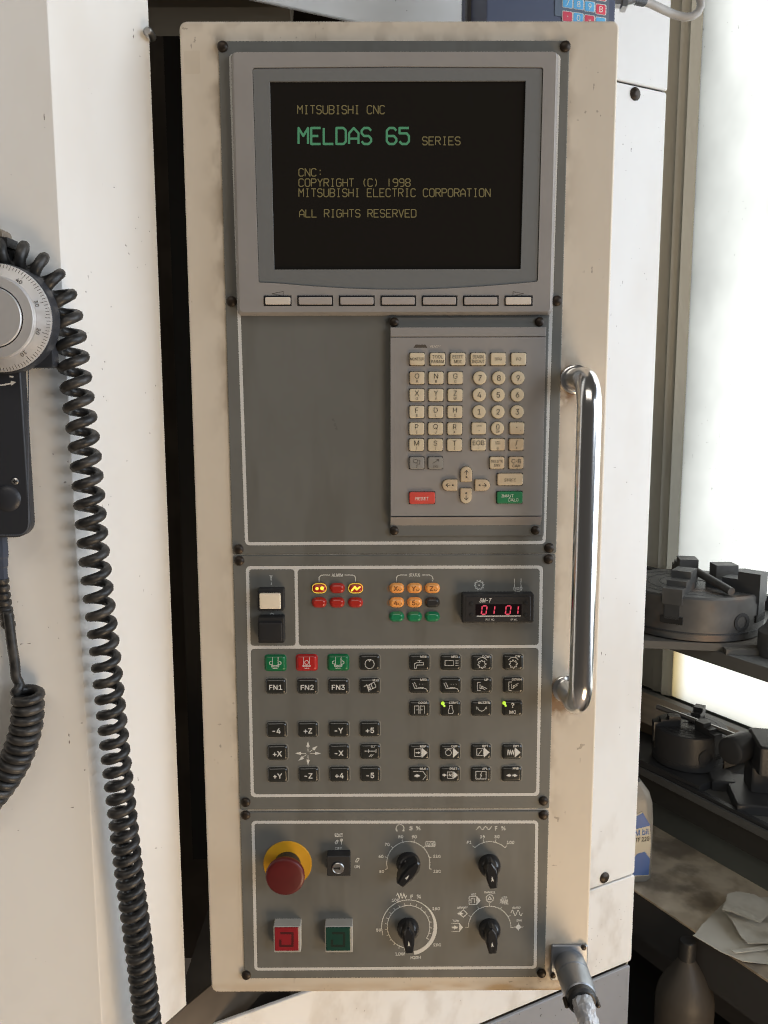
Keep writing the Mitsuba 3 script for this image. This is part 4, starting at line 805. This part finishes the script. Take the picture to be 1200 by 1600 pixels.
k1 = add(None, 'coiled_cord', coil(path, ycord, lambda s: np.interp(s, [0, 0.16, 0.42, 0.55, 0.72, 0.85, 1], [0.0135, 0.0155, 0.0152, 0.0134, 0.0108, 0.0098, 0.0088]), 0.0087, (0.0041, 0.0034), 1, 0.6, tail1=[at(u, v, YCD+0.014) for u, v in ((240, 1700), (246, 1760), (252, 1850), (258, 1980), (262, 2150))]), M_CORD, True)
tag(k1, 'long black coiled cord stretched down beside the black gap', 'cord')
path2 = [(43, 1078), (44, 1092), (43.5, 1110), (42, 1128), (38.5, 1146), (33, 1165), (25, 1185), (14, 1205), (0, 1226), (-16, 1246), (-34, 1266)]
tl = [at(u, v, YCD-0.008) for u, v in ((12, 955), (16, 985), (20, 1015), (24, 1045), (27, 1062), (31, 1071))]
k2 = add(None, 'coiled_cord', coil(path2, lambda u, v: YCD-0.008, lambda s: 0.0083, 0.0092, 0.0040, 1, 2.6, tail0=tl, tail1=[at(u, v, YCD-0.006) for u, v in ((-44, 1280), (-60, 1310), (-72, 1360), (-78, 1440), (-80, 1560), (-80, 1800))]), M_CORD, True)
tag(k2, 'tightly wound black cord end hanging under the handwheel unit', 'cord')

# ================================================================== small navy keypad box on top of the panel, grey cable
NB = thing('keypad_box', 'navy blue box with blue and red keys on top of the control panel', 'keypad')
ang = math.radians(17); ND = np.array([math.cos(ang), math.sin(ang), 0]); NN = np.array([math.sin(ang), -math.cos(ang), 0])
NP = at(760, 20, 0.018)
def nb(u, v, off=0.0): return on(u, v, NP+NN*off, NN)
def nb_block(u0, v0, u1, v1, o0, o1, r=0.001, bev=0.0006):
    a, b = nb(u0, v0, o1), nb(u1, v1, o1); a0, a1 = np.dot(a-NP, ND), np.dot(b-NP, ND)
    m = rbox((a0+a1)/2, (a[2]+b[2])/2, a1-a0, a[2]-b[2], r, -o0, -o1, bev, 2)
    v = m.vertices; m.vertices = NP[None]*np.array([1, 1, 0])+v[:, :1]*ND-v[:, 1:2]*NN+np.array([0, 0, 1])*v[:, 2:3]; return m
a1 = np.dot(nb(962, 10)-NP, ND)
zb_ = H+0.001
vbot = 33
body = rbox(a1/2, zb_+0.055, a1, 0.11, 0.003, 0.055, 0.0, 0.0015, 2); v_ = body.vertices
body.vertices = NP*np.array([1, 1, 0])+v_[:, :1]*ND-v_[:, 1:2]*NN+np.array([0, 0, 1])*v_[:, 2:3]
add(NB, 'body', body, M_NAVY, 40)
add(NB, 'key_field', nb_block(870, -120, 951, 36, 0, 0.0008, 0.001, 0.0003), M_NAVY2, 40)
ku = [(887, 4), (904, 6.5), (921.5, 10), (939, 14.5)]
for r_ in range(-3, 3):
    for c_, (u, v) in enumerate(ku):
        uu, vv = u-0.4*r_, v+21.5*r_
        if c_ == 3 and r_ == 1: vv -= 1
        a = nb_block(uu-7.2, vv-8.6, uu+7.2, vv+8.6, 0.0008, 0.0014, 0.0012, 0.0003)
        red = (c_ == 3 and r_ <= 0) or (r_ == 1 and c_ in (0, 2)) or r_ == 2
        if nb(uu, vv)[2] < zb_+0.004: continue
        add(NB, 'key_border', nb_block(uu-8.2, vv-9.6, uu+8.2, vv+9.6, 0.0008, 0.0011, 0.0012, 0.0002), M_PRINT, False)
        add(NB, 'key', a, M_KR if red else M_KB, 40)
        s = {(0, 0): '7', (0, 1): '8', (0, 2): '9', (0, 3): 'B', (1, 0): '·', (1, 1): '0', (1, 2): '-', (-1, 0): '4', (-1, 1): '5', (-1, 2): '6', (-2, 0): '1', (-2, 1): '2', (-2, 2): '3'}.get((r_, c_))
        if s:
            m = text2d(s, 8.5*PX, False); q = nb(uu, vv, 0.0014); V4 = np.eye(4); V4[:3, 0] = ND; V4[:3, 1] = (0, 0, 1); V4[:3, 2] = NN; V4[:3, 3] = q; m.apply_transform(V4)
            add(NB, 'key_legend', m, M_INKW, False)
dk = rbox(0, 0, 0.018, 0.1, 0.001, 0.05, 0.0, 0.001, 1); q = at(745, 20, 0.05); dk.apply_translation((q[0], q[1], H+0.051))
add(NB, 'mounting_bracket', dk, M_DARK, False)
gp = nb(968, 2, -0.012)
GC = thing('grey_cable', 'grey cable with metal gland looping from the navy keypad box', 'cable')
yg = gp[1]
def cz(u, v, dy=0): return at(u, v, yg+dy)
cp = spline([cz(985, -3), cz(1005, 1, 0.01), cz(1030, 12, 0.02), cz(1058, 24, 0.03), cz(1080, 26, 0.03), cz(1094, 14, 0.03), cz(1092, -8, 0.03), cz(1080, -40, 0.03), cz(1060, -90, 0.05), cz(1040, -170, 0.12), cz(1025, -300, 0.24), cz(1020, -480, 0.30)], 110)
add(GC, 'sheath', tube(cp, 0.0037, 14), M_GCAB, True)
add(GC, 'gland', cat_([tube([cz(958, 2), cz(975, 3)], 0.0055, 6), tube([cz(971, 4), cz(979, 5)], 0.0075, 6), tube([cz(978, 2), cz(990, -2)], 0.0045, 12)]), M_STEEL, 30)
add(GC, 'boot', tube([cz(984, -3), cz(1006, 2, 0.01)], 0.0046, 14), M_DARK, 30)

# ================================================================== window, wall, shelves and bench at the right
WI = thing('window', 'bright frosted window at the right with a narrow grey frame', 'window')
def glass_s(p): return (p.x-float(WP0[0]))*0.484-(p.y-float(WP0[1]))*0.875
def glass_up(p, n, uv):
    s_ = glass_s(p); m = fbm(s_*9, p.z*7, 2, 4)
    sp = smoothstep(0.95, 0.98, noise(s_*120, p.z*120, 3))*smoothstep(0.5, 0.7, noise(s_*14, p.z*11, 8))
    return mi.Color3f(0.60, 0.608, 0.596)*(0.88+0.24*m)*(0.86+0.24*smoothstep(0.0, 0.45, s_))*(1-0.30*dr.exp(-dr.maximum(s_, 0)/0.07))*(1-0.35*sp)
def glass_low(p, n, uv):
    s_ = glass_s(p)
    return mix((0.42, 0.37, 0.26), (0.60, 0.595, 0.57), smoothstep(0.0, 0.055, s_))  # warm sun glow beside the frame painted into the glass colour
def wl(u, v, off=0.0): return on(u, v, WP0+WN*off, WN)
def sdist(p): return float(np.dot(p-WP0, WD))
def wstrip(s0, s1, z0, z1, o0, o1):
    """upright strip along the wall between s0 and s1, from depth o0 to o1 (negative: towards the room)"""
    P = [WP0*np.array([1, 1, 0])+WD*s for s in (s0, s1)]
    return loft([np.array([P[0]+WN*o0+(0, 0, z0), P[1]+WN*o0+(0, 0, z0), P[1]+WN*o0+(0, 0, z1), P[0]+WN*o0+(0, 0, z1)]), np.array([P[0]+WN*o1+(0, 0, z0), P[1]+WN*o1+(0, 0, z0), P[1]+WN*o1+(0, 0, z1), P[0]+WN*o1+(0, 0, z1)])])
KS = WP0-WN*0.42                       # plane of the shelf fronts
def ks(u, v, off=0.0): return on(u, v, KS+WN*off, WN)
z_up = ks(1100, 1012)[2]; z_upb = ks(1100, 1033)[2]
z_lo = ks(1100, 1250)[2]; z_lob = ks(1100, 1262)[2]
z_be = ks(1100, 1335, 0.03)[2]
Zw0, Zw1 = z_lo, 2.2
sash0 = sdist(wl(1078, 400)); 
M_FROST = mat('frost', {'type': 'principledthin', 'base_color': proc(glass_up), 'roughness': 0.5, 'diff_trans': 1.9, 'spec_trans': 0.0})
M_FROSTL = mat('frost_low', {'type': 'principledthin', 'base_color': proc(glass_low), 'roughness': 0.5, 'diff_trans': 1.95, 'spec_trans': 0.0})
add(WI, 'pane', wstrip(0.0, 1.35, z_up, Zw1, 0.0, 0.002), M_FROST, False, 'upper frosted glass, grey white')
add(WI, 'pane', wstrip(0.0, 1.35, Zw0, z_up-0.002, 0.0, 0.002), M_FROSTL, False, 'lower glass, glaring white with painted warm glow by the frame')
add(WI, 'daylight', wstrip(-0.05, 1.5, Zw0, Zw1, 0.05, 0.052), M_GLASS, False, emit=(4.4, 4.44, 4.4))
scene[WI+'__daylight']['emitter']['sampling_weight'] = 8.0
def wedge(s0, o_s0, s1, o_s1):
    P = [WP0*np.array([1, 1, 0])+WD*q for q in (s0, s1)]; A, B = P[0]+WN*o_s0, P[1]+WN*o_s1; C, D = P[1]+WN*0.012, P[0]+WN*0.012
    return loft([np.array([q+np.array((0, 0, z)) for q in (A, B, C, D)]) for z in (Zw0, Zw1)])
for a_, m in (((-0.024, -0.016, 0.0, -0.001), M_FRAME), ((-0.030, -0.004, -0.024, -0.014), M_FRAMED), ((-0.060, -0.012, -0.030, -0.002), M_FRAME), ((-0.066, -0.004, -0.060, -0.010), M_FRAMED), ((-0.115, -0.004, -0.066, -0.003), M_FRAME), ((-0.150, -0.018, -0.115, -0.016), M_FRAMED)):
    add(WI, 'frame', wedge(*a_), m, False)
WA = add(None, 'workshop_wall', wstrip(-2.2, -0.150, -1.2, 2.4, 0.01, 0.06), M_FRAME, False); labels[WA] = {'label': 'workshop wall beside the window', 'kind': 'structure'}
wa2 = add(None, 'workshop_wall', wstrip(-0.148, 1.6, -1.2, Zw0-0.002, 0.012, 0.06), M_GREEN, False); labels[wa2] = {'label': 'workshop wall below the window', 'kind': 'structure'}

def slab(k0, depth, s0, s1, z0, z1):
    """a board along the wall: front face at plane k0 (a point on it), depth into the wall"""
    P = np.asarray(k0)*np.array([1, 1, 0]); P = P-WD*np.dot(P-WP0*np.array([1, 1, 0]), WD)
    m = trimesh.creation.box((s1-s0, depth, z1-z0)); m.apply_transform(trimesh.transformations.rotation_matrix(math.atan2(WD[1], WD[0]), (0, 0, 1)))
    m.apply_translation(P+WD*(s0+s1)/2+WN*depth/2+np.array([0, 0, (z0+z1)/2])); return m
# upper shelf
US = thing('upper_shelf', 'grey steel shelf in front of the bright window carrying the large chuck', 'shelf')
add(US, 'board', slab(KS, 0.40, -0.25, 1.4, z_upb, z_up), M_SHELF, False)
add(US, 'back_rail', slab(KS+WN*0.375, 0.02, -0.25, 1.4, z_up, z_up+0.035), M_IROND, False)
LS = thing('lower_shelf', 'dark machined beam shelf above the workbench carrying the small chuck', 'shelf')
add(LS, 'board', slab(KS, 0.40, -0.3, 1.4, z_lob, z_lo), M_SHELF, False)
add(LS, 'lip', slab(KS+WN*0.012, 0.38, -0.3, 1.4, z_lob-0.055, z_lob), mat('shelf_dark', pr((0.05, 0.047, 0.042), 0.5)), False)
add(LS, 'riser', slab(KS+WN*0.03, 0.36, -0.3, 1.4, z_be-0.02, z_lob-0.055), M_GREEN, False)
add(LS, 'rail', slab(KS+WN*0.006, 0.012, -0.3, 1.4, z_lo, z_lo+0.008), M_IROND, False)
BF = atz(1100, 1464, z_be)
WB = thing('workbench', 'worn workbench with stained top under the shelves', 'workbench')
kb = np.dot(BF-KS, WN)
add(WB, 'bench_top', slab(KS+WN*kb, -kb+0.03, -0.6, 1.4, z_be-0.004, z_be), M_BENCH, False)
add(WB, 'front_rail', slab(KS+WN*(kb+0.003), 0.03, -0.6, 1.4, z_be-0.095, z_be-0.0045), mat('bench_front', pr((0.04, 0.04, 0.042), 0.5)), False)
add(WB, 'cross_bar', slab(KS+WN*(kb+0.10), 0.04, -0.6, 1.4, z_be-0.22, z_be-0.17), M_IROND, False)
add(WB, 'cross_bar', slab(KS+WN*(kb+0.02), 0.30, -0.6, 1.4, z_be-0.40, z_be-0.37), M_IROND, False)
add(WB, 'back_board', slab(KS+WN*(kb+0.34), 0.02, -0.6, 1.4, z_be-0.8, z_be-0.006), M_DARK, False)
FL = add(None, 'floor', bx(-3.0, 3.2, -5.0, 3.0, -1.26, -1.25), mat('floor', pr((0.33, 0.28, 0.235), 0.6)), False); labels[FL] = {'label': 'dark workshop floor', 'kind': 'structure'}

def jaw_steps(c, zt, a, R, s):
    """stepped chuck jaw from radius R inwards; a: direction in degrees"""
    d = np.array((math.cos(math.radians(a)), math.sin(math.radians(a)), 0)); n_ = np.array((-d[1], d[0], 0)); w = R*0.135
    pf = [(R*1.03, -0.12*R), (R*1.03, 0.10*R), (R*0.84, 0.10*R), (R*0.84, 0.18*R), (R*0.62, 0.18*R), (R*0.62, 0.28*R), (R*0.30, 0.28*R), (R*0.30, -0.12*R)]
    if s: pf = [(R*1.03, -0.12*R), (R*1.03, 0.29*R), (R*0.72, 0.29*R), (R*0.72, 0.18*R), (R*0.50, 0.18*R), (R*0.50, 0.10*R), (R*0.26, 0.10*R), (R*0.26, -0.12*R)]
    g = Polygon(pf); m = trimesh.creation.extrude_polygon(g, 2*w, engine='earcut'); M4 = np.eye(4); M4[:3, 0] = d; M4[:3, 1] = (0, 0, 1); M4[:3, 2] = np.cross(d, (0, 0, 1)); M4[:3, 3] = np.array(c)+np.array((0, 0, zt))-M4[:3, 2]*w
    m.apply_transform(M4); return m
def chuck(name, label, c, z0, R, h, angs, steps, m):
    t = thing(name, label, 'chuck')
    add(t, 'body', upright(c[0], c[1], [(R*0.97, z0), (R, z0+0.02*R), (R, z0+h-0.03*R), (R*0.97, z0+h), (R*0.24, z0+h), (R*0.22, z0+h-0.03)], 64), m, 40)
    for q in (0.45, 0.62, 0.80): add(t, 'face_groove', upright(c[0], c[1], [(R*q, z0+h-0.001), (R*q, z0+h+0.0005), (R*(q+0.012), z0+h+0.0005), (R*(q+0.012), z0+h-0.001)], 64), M_IROND, False)
    add(t, 'base_ring', upright(c[0], c[1], [(R*0.99, z0+0.16*h), (R*1.012, z0+0.17*h), (R*1.012, z0+0.20*h), (R*0.99, z0+0.21*h)], 64), M_IROND, False)
    for a in angs:
        d = np.array((math.cos(math.radians(a)), math.sin(math.radians(a)), 0)); n_ = np.array((-d[1], d[0], 0)); B_ = np.array((c[0], c[1], z0+h*0.45))+d*R*0.985
        sl = trimesh.creation.box((R*0.06, R*0.30, h*0.16)); M4 = np.eye(4); M4[:3, 0] = d; M4[:3, 1] = n_; M4[:3, 3] = B_; sl.apply_transform(M4); add(t, 'slot', sl, M_GAP, False)
        sl = trimesh.creation.box((R*0.06, R*0.20, h*0.55)); M4[:3, 3] = B_+np.array((0, 0, h*0.30)); sl.apply_transform(M4); add(t, 'slot', sl, M_IROND, False)
    for a, s in zip(angs, steps): add(t, 'jaw', jaw_steps((c[0], c[1], 0), z0+h, a, R, s), M_IROND if s else m, False)
    return t
def socket_ring(t, c, z, R, a, r):
    d = np.array((math.cos(math.radians(a)), math.sin(math.radians(a)), 0)); n_ = np.array((-d[1], d[0], 0)); q = np.array((c[0], c[1], z))+d*R*0.995
    R_ = [np.array([q+d*o+rr_*(math.cos(x_)*n_+math.sin(x_)*np.array((0, 0, 1))) for x_ in np.linspace(0, 2*math.pi, 20, endpoint=False)]) for rr_, o in ((r, -0.006), (r, 0.002), (r*0.62, 0.002), (r*0.55, -0.012), (r*0.3, -0.012))]
    add(t, 'key_socket', loft(R_, False), M_IROND, 30)
# boards and the large chuck
bd1 = 0.016
cb = atz(1078, 975, z_up+bd1); Rc = 105/F_PX*np.dot(cb-EYE, fw)
w1 = add(None, 'wooden_board', oriented(0.34, 0.30, bd1, (cb[0]+WD[0]*-0.03, cb[1]+WD[1]*-0.03, z_up+0.0005), -38), M_WOODG, False); tag(w1, 'grey wooden board under the large chuck', 'board')
pb2 = atz(1152, 1014, z_up)
w2 = add(None, 'wooden_board', oriented(0.085, 0.07, 0.010, (pb2[0], pb2[1], z_up+0.0005), -34), M_WOODG, False); tag(w2, 'small loose board on the shelf edge right of the large chuck', 'board')
to_cam = math.degrees(math.atan2(EYE[1]-cb[1], EYE[0]-cb[0]))
ch_h = 62/F_PX*np.dot(cb-EYE, fw)*1.06
c1 = chuck('lathe_chuck', 'large round lathe chuck with stepped jaws on the upper shelf', cb, z_up+bd1+0.001, Rc, ch_h, (to_cam-14, to_cam+66, to_cam+190, to_cam+110), (False, True, False, False), M_IRON)
socket_ring(c1, cb, z_up+bd1+ch_h*0.45, Rc, to_cam+42, Rc*0.13)
pk = cb+np.array((0, 0, 0)); tv = np.array((math.cos(math.radians(to_cam+35)), math.sin(math.radians(to_cam+35)), 0))
kt = z_up+bd1+ch_h+0.012
rod = add(None, 'steel_rod', tube([cb*np.array((1, 1, 0))+tv*Rc*0.12+(0, 0, kt+0.016), cb*np.array((1, 1, 0))+tv*Rc*0.9+(0, 0, kt-0.001)], 0.0085, 14), M_IRON, 30); tag(rod, 'short round steel rod lying across the top of the large chuck', 'rod')
gq = atz(1202, 1025, z_up)
gb = add(None, 'iron_block', upright(gq[0]+0.02, gq[1], [(0.04, z_up+0.001), (0.042, z_up+0.02), (0.042, z_up+0.05), (0.03, z_up+0.062), (0.02, z_up+0.085)], 24), M_IRON, 40); tag(gb, 'rounded iron block at the right end of the upper shelf', 'block')
# small chuck and drill head on the lower shelf
c2p = atz(1076, 1185, z_lo+0.018); R2 = 55/F_PX*np.dot(c2p-EYE, fw); h2 = 52/F_PX*np.dot(c2p-EYE, fw)*1.05
w3 = add(None, 'iron_plate', oriented(0.30, 0.20, 0.016, (c2p[0]-WD[0]*0.05, c2p[1]-WD[1]*0.05, z_lo+0.001), 4), M_IROND, False); tag(w3, 'flat iron plate under the small chuck', 'plate')
to2 = math.degrees(math.atan2(EYE[1]-c2p[1], EYE[0]-c2p[0]))
c2 = chuck('lathe_chuck', 'small dark lathe chuck with key across its jaws on the lower shelf', c2p, z_lo+0.018, R2, h2, (to2-75, to2+45, to2+165), (False, False, True), M_IROND)
socket_ring(c2, c2p, z_lo+0.018+h2*0.45, R2, to2+28, R2*0.24)
d2 = np.array((math.cos(math.radians(to2+62)), math.sin(math.radians(to2+62)), 0))
rod2 = add(None, 'steel_rod', tube([c2p*np.array((1, 1, 0))-d2*R2*1.05+(0, 0, z_lo+0.018+h2+0.02), c2p*np.array((1, 1, 0))+d2*R2*1.5+(0, 0, z_lo+0.018+h2+0.006)], 0.006, 12), M_STEEL, 30); tag(rod2, 'thin bright steel rod across the small chuck', 'rod')
w4p = atz(1010, 1140, z_lo+0.04)
w4 = add(None, 'wooden_board', oriented(0.42, 0.16, 0.024, (w4p[0]+WN[0]*0.10, w4p[1]+WN[1]*0.10, z_lo+0.02), 0), M_WOOD, False); tag(w4, 'brown wooden board lying left of the small chuck', 'board')
VS = thing('drill_head', 'dark tool head with round cap and slotted foot beside the small chuck', 'tool head')
vp = atz(1172, 1248, z_lo); 
add(VS, 'foot', oriented(0.15, 0.085, 0.020, (vp[0], vp[1], z_lo+0.001), -40, 0.006), M_IROND, 30)
add(VS, 'foot', oriented(0.07, 0.05, 0.022, (vp[0]-WD[0]*0.075, vp[1]-WD[1]*0.075, z_lo+0.001), -40, 0.006), M_IROND, 30)
add(VS, 'column', oriented(0.07, 0.055, 0.055, (vp[0]+WN[0]*0.03, vp[1]+WN[1]*0.03, z_lo+0.022), -40, 0.008), M_IROND, 30)
hc = np.array((vp[0]+WN[0]*0.03, vp[1]+WN[1]*0.03, z_lo+0.105))
add(VS, 'housing', oriented(0.11, 0.07, 0.06, (hc[0]+WD[0]*0.02, hc[1]+WD[1]*0.02, z_lo+0.075), -40, 0.008), M_IROND, 30)
tc = EYE-hc; tc[2] = 0; tc /= np.linalg.norm(tc); sd_ = np.array((-tc[1], tc[0], 0))
ax = tc*0.8+sd_*-0.5; ax /= np.linalg.norm(ax)
cc = hc-sd_*0.055*-1*-1
cc = hc + RT*(-0.052)
add(VS, 'cap', tube([cc-ax*0.03, cc+ax*0.018, cc+ax*0.026, cc+ax*0.030], [0.030, 0.030, 0.028, 0.022], 28), M_IROND, 35)
for q in (0.012, 0.04):
    b0 = hc+RT*q+tc*0.03+np.array((0, 0, -0.006+q*0.3)); add(VS, 'bolt', tube([b0, b0+tc*0.03+RT*0.006], 0.011, 12), M_IRON, 35)
# bottle
bp = atz(1006, 1368, z_be); BT = thing('oil_bottle', 'grey oil bottle with blue and cream label half hidden behind the machine', 'bottle')
fd = EYE-bp; fd[2] = 0; fd /= np.linalg.norm(fd); fd = fd*0.95+np.array((fd[1], -fd[0], 0))*-0.31; fd /= np.linalg.norm(fd); fs = np.array((-fd[1], fd[0], 0))
dB = np.dot(bp-EYE, fw); hB = 152/F_PX*dB*1.04; wB = 0.095; tB = 0.055
bp = bp-fs*(0.5*wB-0.034)*1.0-RT*0.024
def bot(prof, yo=0.0):
    R = []
    for w_, t_, z_, sh in prof:
        ring = rring(0, 0, w_, t_, min(w_, t_)*0.32, 0, 5); R.append(np.array([bp*np.array((1, 1, 0))+fs*(q[0]+sh)+fd*(q[2]+yo)+np.array((0, 0, z_be+0.001+z_)) for q in ring]))
    return loft(R)
add(BT, 'body', bot([(wB*0.9, tB*0.9, 0, 0), (wB, tB, 0.006, 0), (wB, tB, hB*0.62, 0), (wB*0.93, tB*0.95, hB*0.80, 0), (wB*0.80, tB*0.85, hB*0.90, 0), (wB*0.5, tB*0.6, hB*0.99, 0), (0.04, 0.035, hB*1.01, 0)]), M_BOTTLE, 40)
add(BT, 'cap', bot([(0.036, 0.032, hB*1.01, -0.01), (0.036, 0.032, hB*1.12, -0.01)]), M_DARK, 40)
def blab(pts, off):
    """figure on the front of the bottle: (across, height) in parts of width and height"""
    g = Polygon(pts); m = trimesh.creation.extrude_polygon(g, 0.0004, engine='earcut'); M4 = np.eye(4); M4[:3, 0] = fs*wB; M4[:3, 1] = (0, 0, hB); M4[:3, 2] = fd; M4[:3, 3] = bp*np.array((1, 1, 0))+fd*(tB/2+off)+np.array((0, 0, z_be)); m.apply_transform(M4); return m
add(BT, 'label', blab([(-0.42, 0.06), (0.40, 0.08), (0.42, 0.40), (0.38, 0.60), (0.20, 0.74), (-0.42, 0.56)], 0.0002), M_LABEL, False)
add(BT, 'label_print', cat_([blab([(-0.42, 0.07), (0.40, 0.09), (0.41, 0.26), (0.30, 0.33), (0.15, 0.31), (0.0, 0.24), (-0.42, 0.30)], 0.0008), blab([(-0.42, 0.50), (0.39, 0.60), (0.22, 0.73), (-0.42, 0.56)], 0.0008)]), M_BLUE, False)
def btext(s, a, b, h, bold, m, wide):
    me = text2d(s, h, bold, wide); me.vertices[:, 1] += 0.14*me.vertices[:, 0]; M4 = np.eye(4); M4[:3, 0] = fs; M4[:3, 1] = (0, 0, 1); M4[:3, 2] = fd; M4[:3, 3] = bp*np.array((1, 1, 0))+fd*(tB/2+0.0009)+fs*a*wB+np.array((0, 0, z_be+b*hB)); me.apply_transform(M4); add(BT, 'lettering', me, m, False)
btext('M bil', 0.22, 0.53, 0.0115, True, M_BLUE, 0.78); btext('ATF 220', 0.20, 0.455, 0.009, True, M_INK, 0.68)
# papers, jug
def sheet(name, label, px, z, curl, m=M_PAPER, catg='paper'):
    pts = [atz(u, v, z) for u, v in px]; g = Polygon([(p[0], p[1]) for p in pts]).segmentize(0.006)
    g = Polygon([(x_+0.0016*(meshkit.noise(np.array([x_*260, y_*260, 1.0]))-0.5), y_+0.0016*(meshkit.noise(np.array([x_*260, y_*260, 5.0]))-0.5)) for x_, y_ in g.exterior.coords[:-1]]).buffer(0)
    me = trimesh.creation.extrude_polygon(g, 0.0010, engine='earcut'); v0_, f0_ = trimesh.remesh.subdivide_to_size(me.vertices, me.faces, 0.014); me = trimesh.Trimesh(v0_, f0_)
    v = me.vertices; me.vertices[:, 2] += z+curl*1.3*(meshkit.fbm(np.c_[v[:, 0]*13, v[:, 1]*13, np.full(len(v), z*50)], 3, 5))
    tag(add(None, name, me, m, 40), label, catg)
sheet('paper_sheet', 'large grey paper sheet hanging over the workbench edge', [(1083, 1465), (1110, 1434), (1140, 1405), (1290, 1405), (1290, 1520), (1215, 1512), (1160, 1505), (1125, 1490)], z_be+0.002, 0.006)
sheet('paper_sheet', 'folded cream paper with torn edge under the topmost sheet', [(1132, 1430), (1150, 1440), (1200, 1448), (1280, 1445), (1280, 1478), (1168, 1480), (1155, 1466), (1148, 1452)], z_be+0.016, 0.010)
sheet('paper_sheet', 'topmost crumpled paper with pale torn corner', [(1128, 1431), (1136, 1406), (1150, 1403), (1178, 1406), (1205, 1420), (1200, 1436), (1188, 1450), (1160, 1441)], z_be+0.030, 0.012)
sheet('paper_strip', 'narrow pale strip lying in front of the folded papers', [(1142, 1486), (1200, 1478), (1260, 1470), (1260, 1477), (1200, 1485), (1148, 1491)], z_be+0.012, 0.002)
JG = thing('plastic_jug', 'rounded plastic jug with dark cap in the shade under the workbench', 'jug')
jp = EYE+ray(1070, 1560)*(np.dot(BF-EYE, fw)*0.98+0.06); jr = 44/F_PX*np.dot(jp-EYE, fw); jz = jp[2]
add(JG, 'body', upright(jp[0], jp[1], [(jr, jz-0.25), (jr, jz), (jr*0.93, jz+0.02), (jr*0.7, jz+0.045), (jr*0.42, jz+0.068), (jr*0.30, jz+0.078), (jr*0.28, jz+0.085)], 40), M_JUG, 40)
add(JG, 'cap', upright(jp[0], jp[1], [(jr*0.30, jz+0.082), (jr*0.30, jz+0.115), (jr*0.26, jz+0.118)], 20), M_DARK, 40)
